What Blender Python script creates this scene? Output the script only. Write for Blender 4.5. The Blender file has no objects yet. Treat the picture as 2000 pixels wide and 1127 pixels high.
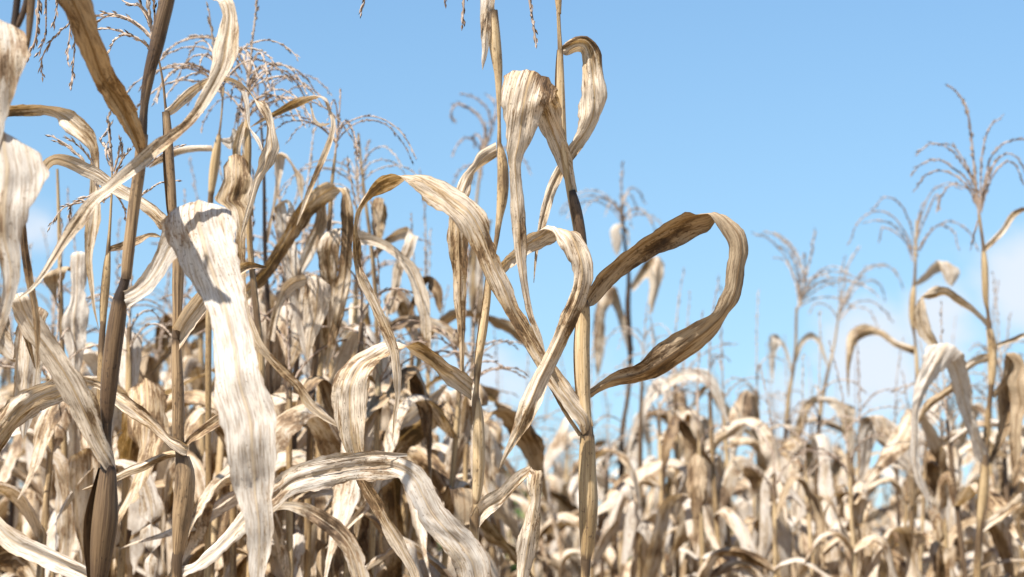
import bpy, math, random
import numpy as np
from mathutils import Vector, Matrix

random.seed(7)
SC = bpy.context.scene
COL = SC.collection
rad = math.radians

# ------------------------------------------------------------------ camera
LENS = 70.0
FPX = 2000.0 * LENS / 36.0          # focal length in photograph pixels
PITCH = rad(9.0)
CAM_Z = 1.5
cam_d = bpy.data.cameras.new("camera")
cam_d.lens = LENS
cam_d.sensor_width = 36.0
cam_d.clip_start = 0.05
cam_d.clip_end = 5000.0
cam_d.dof.use_dof = True
cam_d.dof.focus_distance = 2.0
cam_d.dof.aperture_fstop = 8.2
cam = bpy.data.objects.new("camera", cam_d)
COL.objects.link(cam)
cam.location = (0, 0, CAM_Z)
cam.rotation_euler = (math.pi / 2 + PITCH, 0, 0)
SC.camera = cam

# ------------------------------------------------------------------ light
SUN_AZ, SUN_EL = 36.0, 54.0         # behind the camera, to the left
sun_dir = Vector((-math.sin(rad(SUN_AZ)) * math.cos(rad(SUN_EL)),
                  -math.cos(rad(SUN_AZ)) * math.cos(rad(SUN_EL)), math.sin(rad(SUN_EL))))
sd = bpy.data.lights.new("sun", 'SUN')
sd.energy = 5.0
sd.angle = rad(0.5)
sd.color = (1.0, 0.955, 0.89)
so = bpy.data.objects.new("sun", sd)
COL.objects.link(so)
so.rotation_euler = sun_dir.to_track_quat('Z', 'Y').to_euler()

SC.view_settings.view_transform = 'Standard'
SC.view_settings.look = 'None'
SC.view_settings.exposure = 1.08
SC.view_settings.gamma = 1.0
SC.view_settings.use_curve_mapping = False


def px_dir(px, py):
    """unit world direction seen at a photograph pixel"""
    x = (px - 1000.0) / FPX
    y = (563.5 - py) / FPX
    v = Vector((x, math.cos(PITCH) - y * math.sin(PITCH), math.sin(PITCH) + y * math.cos(PITCH)))
    return v.normalized()


w = bpy.data.worlds.new("World")
SC.world = w
w.use_nodes = True
nt = w.node_tree
nt.nodes.clear()


def N(t, kind, **kw):
    n = t.nodes.new(kind)
    for k, v in kw.items():
        setattr(n, k, v)
    return n


out = N(nt, 'ShaderNodeOutputWorld')
bg = N(nt, 'ShaderNodeBackground')
bg.inputs['Strength'].default_value = 0.0745
sky = N(nt, 'ShaderNodeTexSky', sky_type='NISHITA', sun_disc=False)
sky.sun_elevation = rad(SUN_EL)
sky.sun_rotation = rad(180 + SUN_AZ)
sky.air_density = 1.0
sky.dust_density = 0.2
sky.ozone_density = 2.0
hs = N(nt, 'ShaderNodeHueSaturation')
hs.inputs['Saturation'].default_value = SKY_SAT = 1.15
hs.inputs['Value'].default_value = SKY_VAL = 1.0
nt.links.new(sky.outputs[0], hs.inputs['Color'])
# a clear, even autumn sky: the pale band at the horizon is kept thin
tc0 = N(nt, 'ShaderNodeTexCoord')
sx = N(nt, 'ShaderNodeSeparateXYZ')
nt.links.new(tc0.outputs['Generated'], sx.inputs[0])
za = N(nt, 'ShaderNodeMath', operation='MULTIPLY_ADD')
za.inputs[1].default_value, za.inputs[2].default_value = 0.5, 0.067
zb = N(nt, 'ShaderNodeMath', operation='MULTIPLY_ADD')
zb.inputs[1].default_value, zb.inputs[2].default_value = 1.18, -0.18
zm = N(nt, 'ShaderNodeMath', operation='MAXIMUM')
for q in (za, zb):
    nt.links.new(sx.outputs[2], q.inputs[0])
nt.links.new(za.outputs[0], zm.inputs[0])
nt.links.new(zb.outputs[0], zm.inputs[1])
cx = N(nt, 'ShaderNodeCombineXYZ')
nt.links.new(sx.outputs[0], cx.inputs[0])
nt.links.new(sx.outputs[1], cx.inputs[1])
nt.links.new(zm.outputs[0], cx.inputs[2])
vn_ = N(nt, 'ShaderNodeVectorMath', operation='NORMALIZE')
nt.links.new(cx.outputs[0], vn_.inputs[0])
nt.links.new(vn_.outputs[0], sky.inputs[0])
tint = N(nt, 'ShaderNodeMixRGB', blend_type='MULTIPLY')
tint.inputs[0].default_value = 1.0
tint.inputs[2].default_value = (0.955, 0.99, 0.985, 1)
nt.links.new(hs.outputs[0], tint.inputs[1])
# clouds: low cumulus banks, placed by sky direction, broken up by noise
geo = N(nt, 'ShaderNodeTexCoord')
noi = N(nt, 'ShaderNodeTexNoise')
noi.inputs['Scale'].default_value = 22.0
noi.inputs['Detail'].default_value = 6.0
noi.inputs['Roughness'].default_value = 0.55
mp = N(nt, 'ShaderNodeMapping')
mp.inputs['Scale'].default_value = (1.0, 1.0, 1.7)
nt.links.new(geo.outputs['Generated'], mp.inputs[0])
nt.links.new(mp.outputs[0], noi.inputs['Vector'])
acc = None
for (cx, cy, rpx, amt) in [(1690, 690, 210, 1.0), (1830, 640, 170, 0.85), (2010, 560, 190, 1.0), (1560, 790, 200, 0.7),
                           (960, 770, 200, 0.75), (60, 440, 150, 0.6), (1330, 720, 150, 0.5), (1200, 660, 150, 0.35), (-200, 560, 260, 0.8), (2300, 600, 300, 1.0)]:
    d = px_dir(cx, cy)
    vm = N(nt, 'ShaderNodeVectorMath', operation='DISTANCE')
    vm.inputs[1].default_value = d
    nt.links.new(geo.outputs['Generated'], vm.inputs[0])
    mr = N(nt, 'ShaderNodeMapRange', interpolation_type='SMOOTHSTEP')
    mr.inputs[1].default_value = 0.0
    mr.inputs[2].default_value = rpx / FPX
    mr.inputs[3].default_value = amt
    mr.inputs[4].default_value = 0.0
    nt.links.new(vm.outputs['Value'], mr.inputs[0])
    if acc is None:
        acc = mr.outputs[0]
    else:
        mx = N(nt, 'ShaderNodeMath', operation='MAXIMUM')
        nt.links.new(acc, mx.inputs[0])
        nt.links.new(mr.outputs[0], mx.inputs[1])
        acc = mx.outputs[0]
ad = N(nt, 'ShaderNodeMath', operation='MULTIPLY_ADD')     # mask * 0.75 + noise - ...
nt.links.new(acc, ad.inputs[0])
ad.inputs[1].default_value = 0.72
nt.links.new(noi.outputs[0], ad.inputs[2])
cr = N(nt, 'ShaderNodeMapRange', interpolation_type='SMOOTHSTEP')
cr.inputs[1].default_value = 0.66
cr.inputs[2].default_value = 1.15
cr.inputs[3].default_value = 0.0
cr.inputs[4].default_value = 0.9
nt.links.new(ad.outputs[0], cr.inputs[0])
cm = N(nt, 'ShaderNodeMixRGB')
cm.inputs[2].default_value = (5.4, 5.8, 6.4, 1)
nt.links.new(cr.outputs[0], cm.inputs[0])
nt.links.new(tint.outputs[0], cm.inputs[1])
nt.links.new(cm.outputs[0], bg.inputs['Color'])
nt.links.new(bg.outputs[0], out.inputs['Surface'])


# ------------------------------------------------------------------ materials
def mat_base(name):
    m = bpy.data.materials.new(name)
    m.use_nodes = True
    t = m.node_tree
    t.nodes.clear()
    return m, t


def attr(t, name):
    return N(t, 'ShaderNodeAttribute', attribute_name=name).outputs['Fac']


def math_n(t, op, a, b=None, c=None, clamp=False):
    n = N(t, 'ShaderNodeMath', operation=op)
    n.use_clamp = clamp
    for i, v in enumerate((a, b, c)):
        if v is None:
            continue
        if isinstance(v, (int, float)):
            n.inputs[i].default_value = v
        else:
            t.links.new(v, n.inputs[i])
    return n.outputs[0]


def ramp(t, src, lo, hi, a=0.0, b=1.0):
    n = N(t, 'ShaderNodeMapRange', interpolation_type='SMOOTHSTEP')
    for i, v in enumerate((lo, hi, a, b)):
        if isinstance(v, (int, float)):
            n.inputs[i + 1].default_value = v
        else:
            t.links.new(v, n.inputs[i + 1])
    t.links.new(src, n.inputs[0])
    return n.outputs[0]


def mix(t, f, a, b):
    n = N(t, 'ShaderNodeMixRGB')
    for i, v in enumerate((f, a, b)):
        if isinstance(v, (int, float)):
            n.inputs[i].default_value = v
        elif isinstance(v, tuple):
            n.inputs[i].default_value = (*v, 1)
        else:
            t.links.new(v, n.inputs[i])
    return n.outputs[0]


def noise_at(t, vec, scale, sx, sy, off, detail=3.0, rough=0.6, dist=0.0):
    m = N(t, 'ShaderNodeMapping')
    m.inputs['Scale'].default_value = (sx, sy, 1)
    cb = N(t, 'ShaderNodeCombineXYZ')
    t.links.new(math_n(t, 'MULTIPLY', off, 37.0), cb.inputs[2])
    va = N(t, 'ShaderNodeVectorMath', operation='ADD')
    t.links.new(vec, m.inputs[0])
    t.links.new(m.outputs[0], va.inputs[0])
    t.links.new(cb.outputs[0], va.inputs[1])
    n = N(t, 'ShaderNodeTexNoise')
    n.inputs['Scale'].default_value = scale
    n.inputs['Detail'].default_value = detail
    n.inputs['Roughness'].default_value = rough
    n.inputs['Distortion'].default_value = dist
    t.links.new(va.outputs[0], n.inputs['Vector'])
    return n.outputs[0]


def plant_random(t):
    """0..1, different for every leaf (mesh attribute) and every plant (where it grows)"""
    wn = N(t, 'ShaderNodeTexWhiteNoise', noise_dimensions='3D')
    t.links.new(N(t, 'ShaderNodeObjectInfo').outputs['Location'], wn.inputs['Vector'])
    return math_n(t, 'FRACT', math_n(t, 'ADD', attr(t, 'rnd'), wn.outputs['Value']))


def leaf_material(name, cream, tan, brown, dark, transl=0.24):
    """dry maize blade: UV is in metres (across, along)"""
    m, t = mat_base(name)
    uv = N(t, 'ShaderNodeUVMap').outputs[0]
    rnd = plant_random(t)
    un, tone = attr(t, 'un'), attr(t, 'tone')
    fine = noise_at(t, uv, 1.0, 640, 55, rnd, 3, 0.7)           # fibres
    fib = noise_at(t, uv, 1.0, 260, 16, rnd, 3, 0.6)              # broader streaks
    mot = noise_at(t, uv, 1.0, 170, 62, rnd, 5, 0.75, 0.5)       # mottling
    big = noise_at(t, uv, 1.0, 26, 13, rnd, 2, 0.5)               # weathered areas
    bias = math_n(t, 'ADD', ramp(t, rnd, 0.0, 1.0, -0.13, 0.09), tone)
    # bleached <-> straw
    c1 = math_n(t, 'ADD', math_n(t, 'MULTIPLY_ADD', big, 0.9, math_n(t, 'MULTIPLY', fib, 0.7)), bias)
    col = mix(t, ramp(t, c1, 0.66, 0.94), cream, tan)
    # fibres darken a little
    col = mix(t, ramp(t, fine, 0.46, 0.64, 0, 0.55), col, brown)
    # mottled brown weathering
    mm = math_n(t, 'ADD', math_n(t, 'MULTIPLY_ADD', big, 1.5, mot), math_n(t, 'MULTIPLY', fine, 0.5))
    mm = math_n(t, 'ADD', mm, math_n(t, 'MULTIPLY', fib, 0.5))
    mm = math_n(t, 'ADD', mm, math_n(t, 'SUBTRACT', bias, 1.25))
    col = mix(t, ramp(t, mm, 0.52, 0.70, 0, 0.88), col, brown)
    col = mix(t, ramp(t, mm, 0.68, 0.86, 0, 0.9), col, dark)
    # thin creases and veins
    ve = noise_at(t, uv, 1.0, 330, 6, rnd, 1, 0.4)
    vl = ramp(t, math_n(t, 'ABSOLUTE', math_n(t, 'SUBTRACT', ve, 0.5)), 0.0, 0.022, 0.62, 0.0)
    col = mix(t, vl, col, brown)
    sp = noise_at(t, uv, 1.0, 520, 300, rnd, 2, 0.6)
    col = mix(t, ramp(t, math_n(t, 'MULTIPLY_ADD', big, 0.4, sp), 0.8, 0.92, 0, 0.7), col, dark)
    # midrib
    au = math_n(t, 'ABSOLUTE', math_n(t, 'ADD', un, math_n(t, 'MULTIPLY_ADD', ve, 0.06, -0.03)))
    col = mix(t, ramp(t, au, 0.05, 0.16, 0.45, 0.0), col, brown)
    col = mix(t, ramp(t, au, 0.03, 0.06, 0.9, 0.0), col, tan)
    # frayed darker rim
    rim = ramp(t, math_n(t, 'ADD', math_n(t, 'ABSOLUTE', un), math_n(t, 'MULTIPLY', mot, 0.2)), 1.0, 1.12, 0.0, 0.6)
    col = mix(t, rim, col, brown)
    bs = N(t, 'ShaderNodeBsdfPrincipled')
    bs.inputs['Roughness'].default_value = 0.62
    bs.inputs['Specular IOR Level'].default_value = 0.28
    t.links.new(col, bs.inputs['Base Color'])
    bmp = N(t, 'ShaderNodeBump')
    bmp.inputs['Strength'].default_value = 0.6
    bmp.inputs['Distance'].default_value = 0.0017
    h = math_n(t, 'MULTIPLY_ADD', fine, 0.5, math_n(t, 'MULTIPLY_ADD', mot, 0.7, math_n(t, 'MULTIPLY', vl, -0.35)))
    t.links.new(h, bmp.inputs['Height'])
    t.links.new(bmp.outputs[0], bs.inputs['Normal'])
    tr = N(t, 'ShaderNodeBsdfTranslucent')
    hs_ = N(t, 'ShaderNodeHueSaturation')
    hs_.inputs['Saturation'].default_value = 1.35
    hs_.inputs['Value'].default_value = 1.15
    t.links.new(mix(t, 0.3, col, tan), hs_.inputs['Color'])
    t.links.new(hs_.outputs[0], tr.inputs['Color'])
    mx = N(t, 'ShaderNodeMixShader')
    mx.inputs[0].default_value = transl
    t.links.new(bs.outputs[0], mx.inputs[1])
    t.links.new(tr.outputs[0], mx.inputs[2])
    o = N(t, 'ShaderNodeOutputMaterial')
    t.links.new(mx.outputs[0], o.inputs['Surface'])
    return m


def stalk_material(name, light, mid, dark):
    m, t = mat_base(name)
    uv = N(t, 'ShaderNodeUVMap').outputs[0]
    rnd, tone = plant_random(t), attr(t, 'tone')
    nd = attr(t, 'un')                 # 1 at nodes and sheath ends, 0 between
    fine = noise_at(t, uv, 1.0, 620, 14, rnd, 3, 0.6)
    mot = noise_at(t, uv, 1.0, 90, 22, rnd, 5, 0.65, 0.3)
    big = noise_at(t, uv, 1.0, 22, 8, rnd, 2, 0.5)
    col = mix(t, ramp(t, big, 0.42, 0.6), light, mid)
    col = mix(t, ramp(t, fine, 0.44, 0.58, 0, 0.85), col, mid)
    st = noise_at(t, uv, 1.0, 420, 9, rnd, 2, 0.5)
    col = mix(t, ramp(t, math_n(t, 'MULTIPLY_ADD', mot, 0.5, st), 0.78, 0.94, 0, 0.6), col, dark)
    mm = math_n(t, 'ADD', math_n(t, 'MULTIPLY_ADD', big, 0.4, mot), math_n(t, 'MULTIPLY', nd, 0.38))
    mm = math_n(t, 'ADD', mm, math_n(t, 'ADD', ramp(t, rnd, 0, 1, -0.08, 0.1), tone))
    col = mix(t, ramp(t, mm, 0.70, 0.96, 0, 0.88), col, dark)
    spk = noise_at(t, uv, 1.0, 480, 190, rnd, 2, 0.6)
    col = mix(t, ramp(t, math_n(t, 'MULTIPLY_ADD', big, 0.5, spk), 0.82, 0.95, 0, 0.75), col, dark)
    bs = N(t, 'ShaderNodeBsdfPrincipled')
    bs.inputs['Roughness'].default_value = 0.5
    bs.inputs['Specular IOR Level'].default_value = 0.35
    t.links.new(col, bs.inputs['Base Color'])
    bmp = N(t, 'ShaderNodeBump')
    bmp.inputs['Strength'].default_value = 0.5
    bmp.inputs['Distance'].default_value = 0.0018
    t.links.new(math_n(t, 'ADD', fine, mot), bmp.inputs['Height'])
    t.links.new(bmp.outputs[0], bs.inputs['Normal'])
    o = N(t, 'ShaderNodeOutputMaterial')
    t.links.new(bs.outputs[0], o.inputs['Surface'])
    return m


def plain_material(name, a, b, scale, rough=0.7, transl=0.0):
    m, t = mat_base(name)
    g = N(t, 'ShaderNodeTexCoord').outputs['Object']
    n = N(t, 'ShaderNodeTexNoise')
    n.inputs['Scale'].default_value = scale
    n.inputs['Detail'].default_value = 5
    t.links.new(g, n.inputs['Vector'])
    col = mix(t, ramp(t, n.outputs[0], 0.35, 0.68), a, b)
    bs = N(t, 'ShaderNodeBsdfPrincipled')
    bs.inputs['Roughness'].default_value = rough
    bs.inputs['Specular IOR Level'].default_value = 0.25
    t.links.new(col, bs.inputs['Base Color'])
    bmp = N(t, 'ShaderNodeBump')
    bmp.inputs['Strength'].default_value = 0.4
    t.links.new(n.outputs[0], bmp.inputs['Height'])
    bmp.inputs['Distance'].default_value = 0.02 if scale < 20 else 0.002
    t.links.new(bmp.outputs[0], bs.inputs['Normal'])
    sh = bs.outputs[0]
    if transl:
        tr = N(t, 'ShaderNodeBsdfTranslucent')
        t.links.new(col, tr.inputs['Color'])
        mx = N(t, 'ShaderNodeMixShader')
        mx.inputs[0].default_value = transl
        t.links.new(sh, mx.inputs[1])
        t.links.new(tr.outputs[0], mx.inputs[2])
        sh = mx.outputs[0]
    o = N(t, 'ShaderNodeOutputMaterial')
    t.links.new(sh, o.inputs['Surface'])
    return m


CREAM, TAN, BROWN, DARK = (0.70, 0.595, 0.465), (0.50, 0.36, 0.205), (0.16, 0.09, 0.042), (0.045, 0.027, 0.015)
M_LEAF = leaf_material("dry_leaf", CREAM, TAN, BROWN, DARK)
M_PALE = leaf_material("bleached_leaf", (0.65, 0.59, 0.51), (0.55, 0.44, 0.305), (0.27, 0.175, 0.10), (0.10, 0.062, 0.036))
M_BROWN = leaf_material("brown_leaf", (0.42, 0.315, 0.20), (0.26, 0.165, 0.08), (0.10, 0.056, 0.026), (0.036, 0.021, 0.012), 0.05)  # brown blades, colours deepened further to paint in shade on their undersides
M_STALK = stalk_material("dry_stalk", (0.50, 0.365, 0.20), (0.33, 0.22, 0.105), (0.10, 0.062, 0.036))
M_DSTALK = stalk_material("dark_shaded_stalk", (0.165, 0.105, 0.055), (0.085, 0.05, 0.027), (0.025, 0.015, 0.01))  # dark brown stalk, with the left stalk's shadow darkness put into its colours
M_MSTALK = stalk_material("brown_stalk", (0.36, 0.245, 0.135), (0.22, 0.14, 0.072), (0.07, 0.043, 0.025))
M_PSTALK = stalk_material("straw_stalk", (0.60, 0.46, 0.28), (0.46, 0.32, 0.165), (0.15, 0.095, 0.05))
M_TASSEL = plain_material("dry_tassel", (0.60, 0.47, 0.37), (0.42, 0.305, 0.225), 120, 0.7, 0.35)
M_TASSELP = plain_material("pale_tassel", (0.68, 0.56, 0.45), (0.52, 0.40, 0.30), 120, 0.7, 0.35)
M_SOIL = plain_material("soil", (0.17, 0.115, 0.07), (0.30, 0.22, 0.13), 3.0, 0.95)
M_GREEN = plain_material("weed_leaf", (0.07, 0.13, 0.03), (0.12, 0.19, 0.05), 15, 0.5, 0.2)


# ------------------------------------------------------------------ geometry helpers
def P3(px, py, d):
    """photograph pixel at a depth (m along the optical axis) -> world point"""
    x = (px - 1000.0) / FPX * d
    y = (563.5 - py) / FPX * d
    return np.array((x, d * math.cos(PITCH) - y * math.sin(PITCH), CAM_Z + d * math.sin(PITCH) + y * math.cos(PITCH)))


class Wob:
    """smooth 2-D noise as a sum of sines"""
    def __init__(self, seed, n=7):
        r = np.random.RandomState(seed)
        a = r.rand(n) * 2 * math.pi
        k = 0.5 + r.rand(n) * 1.1
        self.kx, self.ky, self.ph = np.cos(a) * k, np.sin(a) * k, r.rand(n) * 6.28
        self.n = n

    def __call__(self, x, y):
        s = 0
        for i in range(self.n):
            s = s + np.sin(self.kx[i] * x + self.ky[i] * y + self.ph[i])
        return s / (self.n ** 0.5) * 0.8


def catmull(pts, step):
    """resample rows of pts (first three columns are the position) along a Catmull-Rom curve"""
    pts = np.asarray(pts, float)
    n = len(pts)
    ext = np.vstack([2 * pts[0] - pts[1], pts, 2 * pts[-1] - pts[-2]])
    outp = []
    for i in range(n - 1):
        p0, p1, p2, p3 = ext[i:i + 4]
        L = np.linalg.norm(p2[:3] - p1[:3])
        k = max(2, int(math.ceil(L / step)))
        # non-uniform tangents so that uneven spacing does not overshoot
        l0 = max(np.linalg.norm(p1[:3] - p0[:3]), 1e-5)
        l2 = max(np.linalg.norm(p3[:3] - p2[:3]), 1e-5)
        L = max(L, 1e-5)
        m1 = ((p1 - p0) / l0 * L + (p2 - p1) / L * l0) / (l0 + L) * L
        m2 = ((p2 - p1) / L * l2 + (p3 - p2) / l2 * L) / (L + l2) * L
        for j in range(k):
            s = j / k
            h1, h2 = 2 * s**3 - 3 * s**2 + 1, s**3 - 2 * s**2 + s
            h3, h4 = -2 * s**3 + 3 * s**2, s**3 - s**2
            outp.append(h1 * p1 + h2 * m1 + h3 * p2 + h4 * m2)
    outp.append(pts[-1])
    return np.array(outp)


def norm(a):
    return a / np.maximum(np.linalg.norm(a, axis=-1, keepdims=True), 1e-9)


class Geo:
    """collects vertices, faces, uv and the three shader attributes"""
    def __init__(self):
        self.v, self.f, self.uv, self.un, self.vn, self.rnd = [], [], [], [], [], []
        self.n = 0
        self.tone = 0.0

    def grid(self, V, UV, un, vn, rnd, closed=False):
        r, c = V.shape[:2]
        idx = np.arange(r * c).reshape(r, c) + self.n
        if closed:
            idx = np.hstack([idx, idx[:, :1]])
        q = np.stack([idx[:-1, :-1], idx[:-1, 1:], idx[1:, 1:], idx[1:, :-1]], -1).reshape(-1, 4)
        self.add(V.reshape(-1, 3), q, UV.reshape(-1, 2), un.reshape(-1), vn.reshape(-1), np.full(r * c, rnd))

    def add(self, v, q, uv, un, vn, rnd):
        self.v.append(v)
        self.f.append(q)
        self.uv.append(uv)
        self.un.append(un)
        self.vn.append(vn)
        self.rnd.append(rnd)
        self.n += len(v)

    def arrays(self):
        return [np.concatenate(a) for a in (self.v, self.f, self.uv, self.un, self.vn, self.rnd)]

    def mesh(self, name, mat, origin=(0, 0, 0)):
        v, f, uv, un, vn, rnd = self.arrays()
        return build_mesh(name, mat, v - np.asarray(origin), f, uv, un, vn, rnd)


def build_mesh(name, mat, v, f, uv, un, vn, rnd):
    me = bpy.data.meshes.new(name)
    nf = len(f)
    me.vertices.add(len(v))
    me.vertices.foreach_set("co", np.ascontiguousarray(v, dtype=np.float32).ravel())
    me.loops.add(nf * 4)
    me.loops.foreach_set("vertex_index", np.ascontiguousarray(f, dtype=np.int32).ravel())
    me.polygons.add(nf)
    me.polygons.foreach_set("loop_start", np.arange(0, nf * 4, 4, dtype=np.int32))
    me.polygons.foreach_set("use_smooth", np.ones(nf, dtype=bool))
    me.update(calc_edges=True)
    ul = me.uv_layers.new(name="UVMap")
    ul.data.foreach_set("uv", np.ascontiguousarray(uv[f.ravel()], dtype=np.float32).ravel())
    for nm, a in (("un", un), ("tone", vn), ("rnd", rnd)):
        at = me.attributes.new(nm, 'FLOAT', 'POINT')
        at.data.foreach_set("value", np.ascontiguousarray(a, dtype=np.float32))
    me.materials.append(mat)
    me.validate()
    return me


def ribbon(g, P, C, seed, step=0.005, nac=15, fold=0.12, crumple=0.8, pleat=1.0, frayed=1.0, curl=0.0, bow=0.2):
    """a leaf blade: P centre points (n,3), C full cross vectors (n,3)"""
    r = np.random.RandomState(seed)
    D = catmull(np.hstack([P, C]), step)
    P, C = D[:, :3], D[:, 3:]
    W = np.linalg.norm(C, axis=1, keepdims=True)
    s = np.concatenate([[0], np.cumsum(np.linalg.norm(np.diff(P, axis=0), axis=1))])
    T = norm(np.gradient(P, axis=0))
    Nn = norm(np.cross(T, C))
    # smooth normals along the blade so a fold does not spike
    bendk = np.zeros(len(T))
    bendk[1:] = np.linalg.norm(np.diff(T, axis=0), axis=1) / max(step, 1e-4)
    for _ in range(12):
        bendk[1:-1] = bendk[:-2] * 0.25 + bendk[1:-1] * 0.5 + bendk[2:] * 0.25
    calm = (1 / (1 + (bendk / 45.0) ** 2))[:, None]      # little relief where the blade folds sharply
    for _ in range(14 if step < 0.01 else 3):
        Nn[1:-1] = norm(Nn[:-2] * 0.25 + Nn[1:-1] * 0.5 + Nn[2:] * 0.25)
    u = np.linspace(-1, 1, nac)
    U, S = np.meshgrid(u, s)
    w1, w2, w3, w4, w5 = (Wob(seed * 13 + i) for i in range(5))
    Wm = W * np.ones_like(U)
    # uneven outline
    left = 1 + frayed * (0.07 * w1(S * 90, 0) + 0.055 * w2(S * 330, 3) + 0.03 * w3(S * 900, 5))
    right = 1 + frayed * (0.07 * w2(S * 85, 7) + 0.055 * w1(S * 300, 9) + 0.03 * w3(S * 850, 1))
    edge = np.where(U < 0, left, right)
    if frayed > 0:
        for _ in range(int(3 + s[-1] * 22 * frayed)):
            s0, sd_, dep, sg = r.rand() * s[-1], 0.0012 + 0.004 * r.rand() ** 2, r.choice([0.08, 0.14, 0.3], p=[.6, .3, .1]) * r.rand(), r.choice([-1, 1])
            edge = edge - dep * np.exp(-((S - s0 - 0.004 * sg * U) / sd_) ** 2) * (U * sg > 0)
    X = 0.5 * U * (1 + (edge - 1) * np.abs(U) ** 1.5)
    um = X * Wm
    fo = fold * (1 + 0.6 * w4(S * 25, 2))
    ht = Wm * (fo * (np.abs(U) - 0.5) + curl * (U ** 2 - 0.4))
    amp = np.minimum(Wm, 0.06) / 0.04
    cr = crumple * amp * (0.0022 * w3(um * 130, S * 75) + 0.0013 * w1(um * 420, S * 190) + 0.0007 * w2(um * 500 + S * 160, S * 420))
    cr = cr + crumple * amp * np.abs(U) ** 2 * 0.0035 * w5(U * 1.5, S * 95)
    pl = pleat * amp * (0.00045 * np.sin(um * 1150 + 3 * w2(um * 90, S * 22)) * (0.5 + w1(S * 40, um * 60)) + 0.0004 * np.sin(um * 520 + 2.5 * w4(um * 60, S * 16)))
    rib = -0.0017 * amp * np.exp(-(U / 0.10) ** 2)
    H = ht + cr + pl + rib
    for _ in range(2 if crumple > 0 else 0):         # long sharp creases that come and go
        u0 = r.uniform(-.75, .75) + 0.25 * w5(S * 9, r.rand() * 9)
        H = H + crumple * Wm * r.choice([-1, 1]) * 0.085 * np.clip(1 - np.abs(U - u0) / 0.3, 0, 1) * np.clip(0.35 + w4(S * 16, r.rand() * 20), 0, 1.2)
    if crumple > 0:                                  # rolled-in rims
        for sg in (-1, 1):
            roll = np.clip(0.2 + w2(S * 20, 11 + sg * 5), 0, 1) * np.clip((U * sg - 0.62) / 0.38, 0, 1) ** 2
            H = H + crumple * Wm * 0.2 * roll * (1 if w1(1.0, sg * 3.3) > 0 else -1)
            X = X - sg * 0.09 * roll * crumple
    up_ = np.sign(Nn[:, 2:3] + 1e-6) * np.clip(np.abs(Nn[:, 2:3]) * 1.6 - 0.3, 0, 1)
    H = H * (0.15 + 0.85 * calm) + bow * Wm * (1 - U ** 2) * up_ * (1 - calm)     # a sharp fold stays arched
    V = P[:, None, :] + C[:, None, :] * X[..., None] + Nn[:, None, :] * H[..., None]
    UV = np.stack([um, S], -1)
    g.grid(V, UV, U, np.full_like(S, g.tone), r.rand())
    return g


def tube(g, pts, radii, seed, nseg=12, node=None, step=0.01, wob=0.04, flat=1.0):
    """a stalk along pts with a radius at each point; node = 0..1 darkening weight at each point"""
    r = np.random.RandomState(seed)
    pts = np.asarray(pts, float)
    node = np.zeros(len(pts)) if node is None else np.asarray(node, float)
    D = catmull(np.hstack([pts, np.asarray(radii, float)[:, None], node[:, None]]), step)
    P, R, K = D[:, :3], D[:, 3], D[:, 4]
    s = np.concatenate([[0], np.cumsum(np.linalg.norm(np.diff(P, axis=0), axis=1))])
    T = norm(np.gradient(P, axis=0))
    ref = np.array((0.13, 1.0, 0.07)) if abs(T[len(T) // 2][1]) < 0.8 else np.array((1.0, 0.1, 0.1))
    A = norm(np.cross(T, ref))
    B = np.cross(A, T)
    th = np.linspace(0, 2 * math.pi, nseg, endpoint=False)
    w1 = Wob(seed + 5)
    TH, S = np.meshgrid(th, s)
    RR = np.maximum(R, 1e-4)[:, None] * (1 + wob * w1(np.cos(TH) * 2 + S * 40, np.sin(TH) * 2) + 0.02 * np.sin(TH * 5))
    V = P[:, None, :] + A[:, None, :] * (RR * np.cos(TH))[..., None] + B[:, None, :] * (RR * np.sin(TH) * flat)[..., None]
    UV = np.stack([TH * R.mean(), S], -1)
    g.grid(V, UV, K[:, None] * np.ones_like(TH), np.full_like(S, g.tone), r.rand(), closed=True)
    return g


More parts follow.
